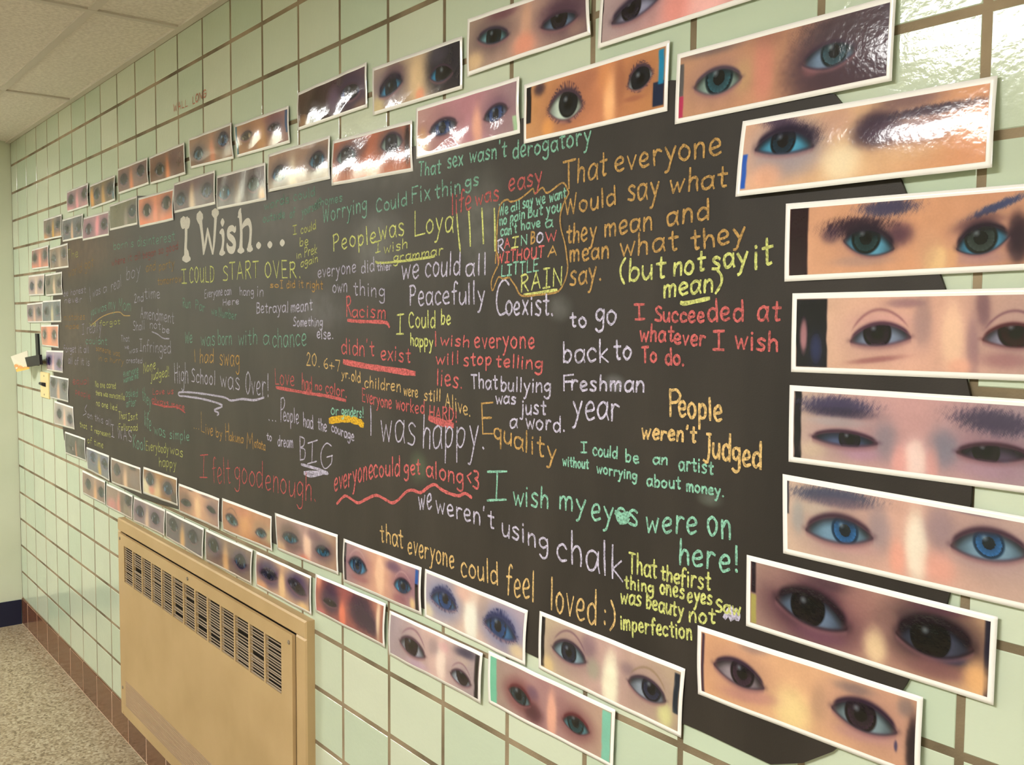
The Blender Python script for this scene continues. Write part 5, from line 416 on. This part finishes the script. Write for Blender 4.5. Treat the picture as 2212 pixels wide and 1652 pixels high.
# ------------------------------------------------------------------ marker writing font (strokes)
FONT = {
'a': (5.4, "4.9,4.8 3,6.1 .8,5 .3,2.6 1.4,.2 3.4,.6 4.7,3 4.9,5.2;!5,6 4.8,2 5.5,0"), 'b': (5, "!.5,10 .6,0;.5,3.6 2.2,5.8 4.2,5 4.5,2.5 3,.1 .6,.8"),
'c': (4.8, "4.5,4.8 2.8,6.1 .8,4.8 .4,2.2 2,0 4.5,.9"), 'd': (5.2, "4.5,4.6 2.6,5.9 .6,4.5 .5,1.5 2.2,0 4.5,1.8;!4.6,10 4.8,0"),
'e': (5, ".6,2.9 2.4,3 4.2,3.8 3.8,5.6 2.3,6.1 .7,4.6 .4,2.2 2,0 4.6,.9"), 'f': (4, "4,9.2 2.9,10 1.8,8.6 1.7,4 1.6,0;!.1,5.6 3.6,5.9"),
'g': (5.2, "4.5,5 2.6,6.1 .6,4.8 .7,2.2 2.6,1.2 4.4,3;4.6,6 4.7,1 4.3,-2.8 2.3,-4 .5,-2.8"), 'h': (5, "!.5,10 .6,0;.6,3.4 2.2,5.8 4,5 4.3,2.5 4.4,0"),
'i': (2, "!.8,6 1,0;!.8,8 .9,8.6"), 'j': (3, "2,6 2.1,0 1.6,-3.4 0,-3;!2,8 2.1,8.6"), 'k': (4.8, "!.5,10 .6,0;!4,5.8 .8,2.7 4.4,0"), 'l': (2, "!.8,10 1,0"),
'm': (7.2, "!.5,6 .6,0;.6,3.8 2,6 3.2,5 3.4,0;3.4,3.8 4.9,6 6.3,5 6.5,0"), 'n': (5, "!.5,6 .6,0;.6,3.6 2.4,6 4.1,4.8 4.4,0"), 'o': (5.2, "2.6,6 .7,4.6 .5,1.8 2.5,0 4.5,1.6 4.6,4.4 2.7,6 1.9,5.8"),
'p': (5, "!.5,6 .7,-4;.6,4.3 2.5,6 4.4,4.6 4.1,1.5 2.3,.2 .6,1.4"), 'q': (5.2, "4.5,5 2.6,6.1 .6,4.8 .7,1.8 2.6,.6 4.4,2.4;!4.6,6 4.7,-4"), 'r': (4.2, "!.5,6 .7,0;.6,3.4 2,5.8 3.9,5.4"),
's': (4.6, "4.1,5.3 2.4,6.1 .8,4.9 2.2,3.3 4,2 3.2,.1 .5,.5"), 't': (4.2, "!1.9,9 2,2;2,2.2 2.4,.3 3.7,.6;!.2,6.1 3.9,6.2"), 'u': (5, ".5,6 .5,2 1.7,.1 3.4,.8 4.4,3;!4.5,6 4.6,0"),
'v': (4.6, "!.3,6 2.3,0 4.3,6"), 'w': (6.8, "!.3,6 1.8,0 3.4,4.6 5,0 6.5,6"), 'x': (4.6, "!.3,6 4.2,0;!4.1,6 .4,0"), 'y': (5, "!.4,6 2.7,1.2;4.8,6 2.9,.8 1.6,-3.4 .3,-4"), 'z': (4.6, "!.4,6 4,6 .5,0 4.3,0"),
'A': (6.2, "!.2,0 3,10 5.8,0;!1.3,3.6 4.8,3.8"), 'B': (5.6, "!.6,10 .7,0;.6,10 4.2,9 3.8,6 .7,5.3;.7,5.3 4.8,4.6 4.6,1 .7,0"), 'C': (6, "5.4,8.4 3.4,10 1,8 .4,4 2,.4 5.4,1.2"),
'D': (6, "!.6,10 .7,0;.4,10 4.4,8.6 5.2,4.6 3.8,1 .6,0"), 'E': (5.4, "!5,10 .6,10 .7,0 5,0;!.6,5.2 4.2,5.3"), 'F': (5.2, "!5,10 .7,9.8 .7,0;!.7,5.4 4,5.6"), 'G': (6.2, "5.4,8.4 3.2,10 .9,7.6 .6,3.2 2.6,.2 5.4,1.6 5.6,4.4;!3.2,4.6 5.8,4.6"),
'H': (6.2, "!.6,10 .7,0;!5.4,10 5.4,0;!.7,5 5.4,5.2"), 'I': (4.8, "!.3,10 4.4,10;!2.4,10 2.4,0;!.3,0 4.5,0"), 'J': (5, "4,10 4,3 3,-1.6 .4,-1.4;!2.4,9.6 5,10"), 'K': (5.6, "!.6,10 .7,0;!5,10 .9,4.6 5.2,0"),
'L': (5, "!.6,10 .7,.3 4.8,.1"), 'M': (7.2, "!.4,0 1.2,10 3.6,3.4 6,10 6.8,0"), 'N': (6.2, "!.6,0 .7,10 5.4,0 5.5,10"), 'O': (6, "3,10 .8,8 .5,3 2.8,0 5.3,3 5.3,7.6 3.2,10 2.4,9.9"), 'P': (5.6, "!.7,10 .7,0;.3,9.6 3.4,10 5,8 3.8,5.6 .8,5"),
'R': (5.8, "!.7,10 .7,0;.3,9.4 3.4,10 4.8,8 3.6,5.8 .8,5;!2.2,5.2 5.4,0"), 'S': (5.4, "5,8.8 3,10 1,8.4 2,6 4.8,3.8 4.2,.6 .4,.8"), 'T': (5.4, "!.1,10 5.2,10;!2.6,10 2.7,0"), 'U': (6, ".6,10 .6,3 2.4,0 5,2.2;!5.2,10 5.3,0"),
'V': (5.6, "!.3,10 2.7,0 5.2,10"), 'W': (8, "!.3,10 2,0 4,7.4 5.8,0 7.6,10"), 'Y': (5.6, "!.3,10 2.8,5;!5.2,10 2.2,0"),
'0': (5.4, "2.7,10 .6,7 .7,2.6 2.7,0 4.7,3 4.6,7.4 2.8,10"), '2': (5, ".4,8 2,10 4,8.4 3,5 .4,0;!.4,0 4.8,.2"), '3': (5, ".4,9.4 4,10 4.2,7.4 1.6,5.4;1.6,5.4 4.8,4.2 4,.4 .2,.4"), '6': (5, "4,10 1.6,7 .5,3 2.4,0 4.4,1.8 3.6,4.4 .8,3.4"), '7': (5, "!.2,9.6 4.6,10 2,0"),
'|': (2, "!.8,10 1.2,0"), '.': (2.2, "!.8,.7 1.2,.2"), ',': (2.2, "!1.2,.8 .6,-1.4"), "'": (1.8, "!.8,10 .7,8"), '!': (2.4, "!.9,10 1.1,3;!1.2,.8 1.3,.1"), '(': (3, "2.6,10.5 .6,7 .6,3 2.6,-1"), ')': (3, ".3,10.5 2.4,7 2.4,3 .2,-1"),
':': (2.4, "!1,6 1,5.2;!1,1.4 1,.6"), '<': (4.6, "!4,7 .6,4 4,1.4"), '+': (5, "!2.4,7 2.4,1;!.2,4 4.8,4"), '&': (5, "4.6,0 1,7 2.6,9.6 3.6,7.4 .6,2.6 2,.2 4.8,4")}
def glyph(ch):
    w_, s = FONT[ch]; out = []
    for st in s.split(';'):
        sharp = st[0] == '!'
        pts = [tuple(map(float, q.split(','))) for q in st.lstrip('!').split()]
        out.append((sharp, pts))
    return w_, out
def catmull(P, n=4):
    if len(P) < 3: return list(P)
    Q = [P[0]] + list(P) + [P[-1]]; out = []
    for i in range(1, len(Q)-2):
        for k in range(n):
            t = k/n; a = .5
            out.append(tuple(.5*((2*Q[i][d]) + (-Q[i-1][d]+Q[i+1][d])*t + (2*Q[i-1][d]-5*Q[i][d]+4*Q[i+1][d]-Q[i+2][d])*t*t + (-Q[i-1][d]+3*Q[i][d]-3*Q[i+1][d]+Q[i+2][d])*t**3) for d in range(len(P[0]))))
    out.append(tuple(P[-1])); return out
class Ribbon:
    def __init__(s): s.v = []; s.f = []; s.mi = []; s.lay = 0
    def add(s, pts, w, mi=0):
        """a flat chalk line on the sheet; pts (x,z) or (x,z,halfwidth), in mm"""
        P = [pts[0]]
        for p in pts[1:]:
            if math.hypot(p[0]-P[-1][0], p[1]-P[-1][1]) > .3: P.append(p)
        if len(P) < 2: return
        n0 = len(s.v); s.lay += 1; y = -.0046 - .00004*(s.lay % 12)
        for i, p in enumerate(P):
            a = P[max(i-1, 0)]; b = P[min(i+1, len(P)-1)]; dx, dz = b[0]-a[0], b[1]-a[1]; d = math.hypot(dx, dz) or 1
            hw = p[2] if len(p) > 2 else w/2*random.uniform(.82, 1.14)*(.75 if i in (0, len(P)-1) and len(p) < 3 else 1)
            nx, nz = -dz/d*hw, dx/d*hw
            ex = 0 if len(p) > 2 else (-.35 if i == 0 else (.35 if i == len(P)-1 else 0))
            cx, cz = p[0]+dx/d*ex*w, p[1]+dz/d*ex*w
            yy = y - .0000035*i; s.v += [((cx+nx)/1000, yy, (cz+nz)/1000), ((cx-nx)/1000, yy, (cz-nz)/1000)]
        for i in range(len(P)-1):
            s.f.append((n0+2*i, n0+2*i+2, n0+2*i+3, n0+2*i+1)); s.mi.append(mi)
    def build(s, name, mats, parent):
        o = mesh_obj(name, s.v, s.f, mats, parent)
        o.data.polygons.foreach_set('material_index', s.mi)
        # turn every face towards the corridor
        bm = bmesh.new(); bm.from_mesh(o.data)
        for f in bm.faces:
            f.normal_update()
            if f.normal.y > 0: f.normal_flip()
        bm.to_mesh(o.data); bm.free(); return o
GAP = 1.35
def write(rb, text, x0, z0, x1, z1, h, w, mi):
    adv = []; tot = 0
    for ch in text:
        a = 3.2 if ch == ' ' else FONT[ch][0]; a *= random.uniform(.93, 1.07); adv.append(a); tot += a+GAP
    tot -= GAP; cur = 0
    lean = random.uniform(-.04, .06)
    for ch, a in zip(text, adv):
        if ch != ' ':
            jy = random.uniform(-.35, .35); sy = random.uniform(.93, 1.06)
            for sharp, pts in glyph(ch)[1]:
                q = [(px+random.uniform(-.16, .16), py*sy+jy+random.uniform(-.2, .2)) for px, py in pts]
                if not sharp: q = catmull(q, 4)
                elif len(q) == 2:
                    mx = (q[0][0]+q[1][0])/2+random.uniform(-.12, .12); q = catmull([q[0], (mx, (q[0][1]+q[1][1])/2), q[1]], 3)
                res = []
                for px, py in q:
                    t = (cur+px+lean*py)/tot
                    res.append((x0+(x1-x0)*t, z0+(z1-z0)*t+py*h/10))
                if sharp and len(pts) > 2:
                    for i in range(len(res)-1): rb.add(res[i:i+2], w, mi)
                else: rb.add(res, w, mi)
        cur += a+GAP
CHALKC = {'w': '#c6bfd6', 'o': '#c39a5c', 'y': '#cdd07c', 'g': '#8cc4ac', 'r': '#d06a68', 't': '#dab678', 'Y': '#e0b030', 'T': '#cdc8be'}
chalk_mats = {}
def chalk_mat(c, a):
    a = round(min(a*.76+.22, 1.)*10)/10
    if (c, a) in chalk_mats: return chalk_mats[c, a]
    m = mat('chalk_%s_%d' % ({'w': 'lavender', 'o': 'ochre', 'y': 'yellow', 'g': 'green', 'r': 'red', 't': 'tan', 'Y': 'bright_yellow', 'T': 'white'}[c], round(a*10)), lin(CHALKC[c]), .95, .1)
    b = m.node_tree.nodes['Principled BSDF']; tc = N(m, 'ShaderNodeTexCoord')
    n = N(m, 'ShaderNodeTexNoise'); n.inputs['Scale'].default_value = 330; n.inputs['Detail'].default_value = 3
    mr = N(m, 'ShaderNodeMapRange'); mr.inputs[1].default_value = .30; mr.inputs[2].default_value = .62; mr.inputs[3].default_value = (.82 if c == 'T' else .30)*a; mr.inputs[4].default_value = min(1., .95*a+.04)
    mx = N(m, 'ShaderNodeMix', data_type='RGBA'); mx.inputs[6].default_value = (.035, .028, .023, 1); mx.inputs[7].default_value = (*lin(CHALKC[c]), 1)
    L(m, tc.outputs['Object'], n.inputs['Vector']); L(m, n.outputs[0], mr.inputs[0]); L(m, mr.outputs[0], mx.inputs[0]); L(m, mx.outputs[2], b.inputs['Base Color'])
    chalk_mats[c, a] = m; return m
# ------------------------------------------------------------------ the chalk sheet
b3 = [(x/1000, z/1000) for x, z in BOARD]; nB = len(b3)
v = [(x, -.0045, z) for x, z in b3] + [(x, -.0005, z) for x, z in b3]
f = [tuple(range(nB)), tuple(range(nB, 2*nB))[::-1]] + [(i, nB+i, nB+(i+1) % nB, (i+1) % nB) for i in range(nB)]
mb = MB(); mb.v = v; mb.f = f
sheet = tag(mb.build('chalk_sheet', m_board), 'large black eye-shaped paper sheet on the tiles, covered in coloured chalk wishes', 'blackboard')
def board_nodes(m):
    bs = m.node_tree.nodes['Principled BSDF']; tc = N(m, 'ShaderNodeTexCoord')
    n = N(m, 'ShaderNodeTexNoise'); n.inputs['Scale'].default_value = 3.2; n.inputs['Detail'].default_value = 6
    mp = N(m, 'ShaderNodeMapping'); mp.inputs['Scale'].default_value = (2.4, 1, .7); L(m, tc.outputs['Object'], mp.inputs[0]); L(m, mp.outputs[0], n.inputs['Vector'])
    r = N(m, 'ShaderNodeValToRGB'); e = r.color_ramp.elements; e[0].position = .35; e[0].color = (.0165, .0125, .010, 1); e[1].position = .72; e[1].color = (.032, .025, .020, 1)
    L(m, n.outputs[0], r.inputs[0]); prev = r.outputs[0]
    # wiped chalk smudges
    for cx, cz, rx, rz, a, colr in ((3.62, -.72, .10, .07, .45, (.17, .165, .155)), (3.98, -.70, .07, .09, .4, (.16, .16, .14)), (4.20, -.855, .028, .02, .4, (.15, .15, .14)), (4.33, -.97, .02, .012, .5, (.18, .18, .18)), (3.70, -.55, .25, .06, .35, (.15, .145, .13)), (3.2, -.62, .22, .07, .3, (.15, .13, .11)), (3.78, -1.17, .03, .03, .5, (.09, .13, .07)), (4.52, -1.12, .02, .01, .4, (.15, .17, .14)), (1.35, -.62, .5, .10, .35, (.16, .085, .05)), (1.2, -.95, .35, .2, .3, (.12, .09, .07)), (3.35, -.86, .14, .05, .35, (.14, .13, .14))):
        sp = N(m, 'ShaderNodeMapping'); sp.vector_type = 'POINT'; sp.inputs['Location'].default_value = (-cx/rx, 0, -cz/rz); sp.inputs['Scale'].default_value = (1/rx, 0, 1/rz)
        L(m, tc.outputs['Object'], sp.inputs[0])
        ln = N(m, 'ShaderNodeVectorMath', operation='LENGTH'); L(m, sp.outputs[0], ln.inputs[0])
        mr = N(m, 'ShaderNodeMapRange'); mr.interpolation_type = 'SMOOTHSTEP'; mr.inputs[1].default_value = 1.5; mr.inputs[2].default_value = .1; mr.inputs[3].default_value = 0; mr.inputs[4].default_value = a
        L(m, ln.outputs['Value'], mr.inputs[0])
        n5 = N(m, 'ShaderNodeTexNoise'); n5.inputs['Scale'].default_value = 26; n5.inputs['Detail'].default_value = 4; L(m, tc.outputs['Object'], n5.inputs['Vector'])
        ml = N(m, 'ShaderNodeMath', operation='MULTIPLY'); L(m, mr.outputs[0], ml.inputs[0]); L(m, n5.outputs[0], ml.inputs[1])
        m2 = N(m, 'ShaderNodeMath', operation='MULTIPLY'); m2.inputs[1].default_value = 1.9; L(m, ml.outputs[0], m2.inputs[0])
        mx = N(m, 'ShaderNodeMix', data_type='RGBA'); mx.inputs[7].default_value = (*colr, 1); L(m, m2.outputs[0], mx.inputs[0]); L(m, prev, mx.inputs[6]); prev = mx.outputs[2]
    L(m, prev, bs.inputs['Base Color'])
    n2 = N(m, 'ShaderNodeTexNoise'); n2.inputs['Scale'].default_value = 500; L(m, tc.outputs['Object'], n2.inputs['Vector'])
    bp = N(m, 'ShaderNodeBump'); bp.inputs['Strength'].default_value = .25; bp.inputs['Distance'].default_value = .0006; L(m, n2.outputs[0], bp.inputs['Height']); L(m, bp.outputs[0], bs.inputs['Normal'])
board_nodes(m_board)
CNAME = {'w': 'lavender', 'o': 'ochre', 'y': 'yellow', 'g': 'green', 'r': 'red', 't': 'tan', 'Y': 'bright yellow', 'T': 'white'}
for label, colk, a, lw, words in CHALK:
    for wd in words:
        rb = Ribbon(); ck = (wd[6] if len(wd) == 7 else wd[1]) or colk
        if len(wd) == 7:
            write(rb, wd[0], wd[1], wd[2], wd[3], wd[4], wd[5], lw*.82, 0)
            o = rb.build('chalk_word' if len(wd[0]) > 1 else 'chalk_letter', chalk_mat(ck, a), sheet)
            if any(h.isalnum() for h in wd[0]): o['label'] = '%s%s chalk writing "%s"' % ('faint ' if a < .6 else '', CNAME[ck], wd[0])
        else:
            rb.add(catmull([tuple(p) for p in wd[0]], 5), wd[2] or lw, 0)
            o = rb.build('chalk_stroke', chalk_mat(ck, a), sheet)
for i0, i1, nm, lb in ((0, 4, 'title_letter', 'white stencil letter I'), (4, 10, 'title_letter', 'white stencil letter W'), (10, 13, 'title_letter', 'white stencil letter i'), (13, 14, 'title_letter', 'white stencil letter s'), (14, 19, 'title_letter', 'white stencil letter h'), (19, 20, 'title_dot', 0), (20, 21, 'title_dot', 0), (21, 22, 'title_dot', 0)):
    rb = Ribbon()
    for st in TITLE[i0:i1]: rb.add(catmull([tuple(p) for p in st], 5), 0, 0)
    o = rb.build(nm, chalk_mat('T', 1.), sheet)
    if lb: o['label'] = lb
for t, x0, z0, x1, z1, h in RED:
    rb = Ribbon(); write(rb, t, x0, z0, x1, z1, h, 3.6, 0)
    o = rb.build('marker_word', m_marker, wall); o.location = (0, .0038, 0); o['label'] = 'faint red marker word "%s"' % t
# ------------------------------------------------------------------ photo prints of eyes
BORDER = 7.0
def hexlin(c): return np.array([int(c[i:i+2], 16)/255 for i in (1, 3, 5)])
def sstep(x): x = np.clip(x, 0, 1); return x*x*(3-2*x)
def vnoise(s, t, scale, seed):
    rs = np.random.RandomState(seed); G = rs.rand(64, 64); x, y = s/scale, t/scale
    xi, yi = np.floor(x).astype(int), np.floor(y).astype(int); fx, fy = sstep(x-xi), sstep(y-yi)
    g = lambda a, b: G[a % 64, b % 64]
    return (g(xi, yi)*(1-fx)*(1-fy)+g(xi+1, yi)*fx*(1-fy)+g(xi, yi+1)*(1-fx)*fy+g(xi+1, yi+1)*fx*fy)-.5
def paint(p, s, t, Wd, Hd, seed):
    bg = [hexlin(c) for c in p['bg']]; u = (s/Wd)[..., None]
    C = np.where(u < .5, bg[0]+(bg[1]-bg[0])*sstep(u*2), bg[1]+(bg[2]-bg[1])*sstep(u*2-1))
    def mixin(C, col, a): a = np.clip(a, 0, 1)[..., None]; return C*(1-a)+(hexlin(col) if isinstance(col, str) else col)*a
    for e in p['e']:
        o = e[11]; sk = o.get('sk', 0)
        if not sk: continue
        A, B = np.array(e[0:2]), np.array(e[2:4]); w_ = np.linalg.norm(B-A); M_ = (A+B)/2
        d = np.hypot((s-M_[0])/(w_*.78), (t-M_[1]+w_*.05)/(w_*(.30+e[4]*.75)))
        C = mixin(C, o.get('sock', '#7a6068'), .95*sk*(1-sstep((d-.35)/.95)))
    for x0, x1, t0, t1, col in p['r']:
        k = .45; e_ = lambda z: 1/(1+np.exp(-z/k*1.))
        wob = vnoise(s*0, t, 14, seed)*1.5
        C = mixin(C, col, e_(s-x0-wob)*e_(x1+wob-s)*e_(t-t0)*e_(t1-t))
    for b in p['b']:
        cx, cy, ax, ay, bx, by, col, a = b
        det = ax*by-ay*bx
        if abs(det) < 1e-6: continue
        ds, dt = s-cx, t-cy; x = (ds*by-dt*bx)/det; y = (-ds*ay+dt*ax)/det; d = np.hypot(x, y)
        d = d+vnoise(s, t, 5, seed+3)*.10
        if a > .85 and hexlin(col).mean() < .38 and math.hypot(ax, ay) > 1.8*math.hypot(bx, by): d = d+.55*vnoise(s*1.6+t*.8, t*.35, 1.5, seed+5)
        C = mixin(C, col, a/(1+np.exp((d-1)*(6.5 if a > .9 else 4.6))))
    for e in p['e']:
        x0, y0, x1, y1, hu, hl, ix, iy, r, ic, o = e[0], e[1], e[2], e[3], e[4], e[5], e[6], e[7], e[8], e[9] if False else e[9], e[10] if len(e) == 11 else e[11]
        A, B = np.array([x0, y0]), np.array([x1, y1]); w_ = np.linalg.norm(B-A); ex = (B-A)/w_; ny = np.array([ex[1], -ex[0]])
        x = ((s-x0)*ex[0]+(t-y0)*ex[1])/w_; y = ((s-x0)*ny[0]+(t-y0)*ny[1])/w_
        xc = np.clip(x, 0, 1); par = 4*xc*(1-xc); up = hu*.92*par**.8; lo = -hl*.92*par**.9
        aa = .05; lid = o.get('lid', '#3c2c3c'); lw = o.get('lw', .06)
        inx = sstep((x+.02)/.04)*sstep((1.02-x)/.04)
        # crease above the lid
        if o.get('crease'):
            cr = up+.10+.12*par; C = mixin(C, o.get('crease', '#6c5058'), .6*np.exp(-((y-cr)/.028)**2)*inx*sstep(par*2))
        # lower lid
        C = mixin(C, '#8a6068', .5*np.exp(-((y-lo+.035)/.04)**2)*inx)
        inside = sstep((up-y)/aa+.5)*sstep((y-lo)/aa+.5)*inx
        scl = hexlin(o.get('scl', '#a0a8b8'))*.86; sh = (1-.55*sstep((y-(up-.16))/.16))*(1-.45*sstep((np.abs(x-.5)-.15)/.35))
        C = C*(1-inside[..., None])+(scl*sh[..., None])*inside[..., None]
        # pink inner corners
        C = mixin(C, '#94585c', inside*.55*(np.exp(-(x/.07)**2)+np.exp(-((1-x)/.07)**2)))
        d = np.hypot(s-ix, t-iy)/(r*w_*1.14)
        iris = hexlin(ic); fib = 1+.12*np.sin(np.arctan2(t-iy, s-ix)*17+seed)*sstep(d-.3)
        k = np.clip(.5+.6*d, 0, 1.1)*(1-.55*sstep((y-(up-.16))/.18)); icol = iris*(k*fib)[..., None]
        icol = np.where((d > .82)[..., None], iris*.45, icol); icol = np.where((d < .42)[..., None], icol*.25+np.array([.03, .025, .035]), icol)
        C = C*(1-(inside*(1-sstep((d-.93)/.16)))[..., None])+icol*(inside*(1-sstep((d-.93)/.16)))[..., None]
        C = mixin(C, '#c8d8e4', inside*.45*np.exp(-(np.hypot(s-ix+.3*r*w_, t-iy+.35*r*w_)/(.22*r*w_))**2))
        # lid lines, liner and lashes
        tail = sstep((x+.10)/.1)*sstep((1.10-x)/.1)
        C = mixin(C, lid, .95*np.exp(-np.clip((y-up-lw*.25)/lw*1.6, -9, 9)**2)*tail*(.35+.65*sstep(par*3)))
        C = mixin(C, lid, .55*np.exp(-((y-lo)/.026)**2)*inx)
        if 'lash' in o:
            fan = x+(x-.5)*(y-up)*1.6; st = .5+.5*np.cos(fan*2*np.pi*19+np.sin(fan*40)*1.5)
            C = mixin(C, lid, .85*st**1.6*sstep((y-up)/.03+.4)*sstep((up+o['lash']*(.5+.5*par)-y)/.05)*tail)
            C = mixin(C, lid, .6*st**2*sstep((lo-y)/.03)*sstep((y-lo+o['lash']*.55)/.05)*tail)
    C = C*(1+.05*vnoise(s, t, 16, seed+1)[..., None]+.03*vnoise(s, t, 1.8, seed+2)[..., None])
    C = np.clip(C, 0, 1); Cl = np.where(C <= .04045, C/12.92, ((C+.055)/1.055)**2.4)
    return np.clip(Cl/p['L']*.745, .004, .88)
def grid_mesh(name, U, V, q, disp, m, parent, col=None, backed=0.):
    """a sheet over the quad q (metres); U,V 1-D fractions; disp(u,v) metres off the wall"""
    uu, vv = np.meshgrid(U, V); Q = q
    P = ((1-uu)*(1-vv))[..., None]*Q[0]+(uu*(1-vv))[..., None]*Q[1]+(uu*vv)[..., None]*Q[2]+((1-uu)*vv)[..., None]*Q[3]
    y = -disp(uu, vv); nu, nv = len(U), len(V)
    co = np.stack([P[..., 0], y, P[..., 1]], -1).reshape(-1, 3); n = len(co)
    i = np.arange(nu-1)[None, :]+np.arange(nv-1)[:, None]*nu; i = i.ravel()
    F = np.stack([i, i+nu, i+nu+1, i+1], -1)
    if backed:
        co = np.concatenate([co, co+np.array([0, backed, 0])]); F = np.concatenate([F, F[:, ::-1]+n])
        top = np.arange(nu); bot = top+(nv-1)*nu; lef = np.arange(nv)*nu; rig = lef+nu-1
        def side(r, flip):
            a, b = r[:-1], r[1:]; S_ = np.stack([a, b, b+n, a+n], -1); return S_[:, ::-1] if flip else S_
        F = np.concatenate([F, side(top, 0), side(bot, 1), side(lef, 1), side(rig, 0)])
    me = bpy.data.meshes.new(name); me.vertices.add(len(co)); me.vertices.foreach_set('co', co.ravel())
    me.loops.add(F.size); me.loops.foreach_set('vertex_index', F.ravel().astype(np.int32))
    me.polygons.add(len(F)); me.polygons.foreach_set('loop_start', np.arange(len(F), dtype=np.int32)*4); me.polygons.foreach_set('loop_total', np.full(len(F), 4, dtype=np.int32))
    me.polygons.foreach_set('use_smooth', np.ones(len(F), dtype=bool)); me.update(calc_edges=True); me.validate()
    if col is not None:
        ca = me.color_attributes.new('Col', 'FLOAT_COLOR', 'POINT'); c4 = np.concatenate([col.reshape(-1, 3), np.ones((n, 1))], -1); ca.data.foreach_set('color', c4.astype(np.float32).ravel())
    me.materials.append(m); o = bpy.data.objects.new(name, me); COL.objects.link(o)
    if parent: o.parent = parent
    return o
ORD = ['first', 'second', 'third', 'fourth', 'fifth', 'sixth', 'seventh', 'eighth', 'ninth', 'tenth', 'eleventh', 'twelfth', 'thirteenth']
ROWN = {'TI': 'from left, inner top row', 'TO': 'from left, outer top row', 'BI': 'from left, inner bottom row', 'BO': 'from left, outer bottom row', 'RC': 'from top, right column'}
LEFTN = {'L1O': 'left end, top pair, outer', 'L1I': 'left end, top pair, inner', 'L2O': 'left end, second pair, outer', 'L2I': 'left end, second pair, inner', 'L3O': 'left end, third pair, outer', 'L3I': 'left end, third pair, inner', 'L4': 'right above the card holder', 'L5': 'beside the black clip', 'L6': 'left end', 'L7': 'left end, below switch plate'}
cnt = {}
for pi, p in enumerate(PRINTS):
    q = np.array(p['q']).reshape(4, 2)/1000
    Wd = (np.linalg.norm(q[1]-q[0])+np.linalg.norm(q[2]-q[3]))/2*1000; Hd = (np.linalg.norm(q[3]-q[0])+np.linalg.norm(q[2]-q[1]))/2*1000
    rs = np.random.RandomState(100+pi); ph = rs.rand(6)*6.28; c = p['c']; fr_ = 1.0+rs.rand(3)
    def disp(u, v, ti=p['t']/1000, c=c, ph=ph, fr_=fr_, k=1.):
        d = .0055+ti*v+.0008*c*np.sin(u*4.4*fr_[0]+ph[0])*v+.0005*c*np.sin(u*9*fr_[1]+v*2+ph[1])+.0016*c*np.sin(math.pi*v**1.15)+.0003*c*np.sin(v*5+ph[2])
        d = d+.00013*c*np.sin(u*15*fr_[2]+ph[3]+v*5)+.0005*c*np.sin(u*2.6+ph[4]-v*2.2)
        return np.maximum(d, .0049)
    big = p['nx'] > 100
    sheet_ = grid_mesh('photo_print', np.linspace(0, 1, 60 if big else 28), np.linspace(0, 1, 22 if big else 12), q, disp, m_paper, None, None, .0003)
    row = p['row']; cnt[row] = cnt.get(row, 0)+1
    place = LEFTN[row] if row in LEFTN else ORD[cnt[row]-1]+' '+ROWN[row]
    tag(sheet_, 'eye print, %s; %s' % (p['look'], place), 'photo print', 'eye photo prints around the chalk sheet')
    bu, bv = BORDER/Wd, BORDER/Hd
    U = np.linspace(bu, 1-bu, p['nx']); V = np.linspace(bv, 1-bv, p['ny'])
    uu, vv = np.meshgrid(U, V)
    # bring eyes in the stored order to (x0,y0,x1,y1,hu,hl,ix,iy,r,iris,opts)
    pp = dict(p); pp['e'] = [[*e[:9], e[9], e[10], e[10]] for e in p['e']]
    colr = paint(pp, uu*Wd, vv*Hd, Wd, Hd, pi)
    grid_mesh('picture', U, V, q, lambda a, b: disp(a, b)+.00035, m_pic, sheet_, colr)
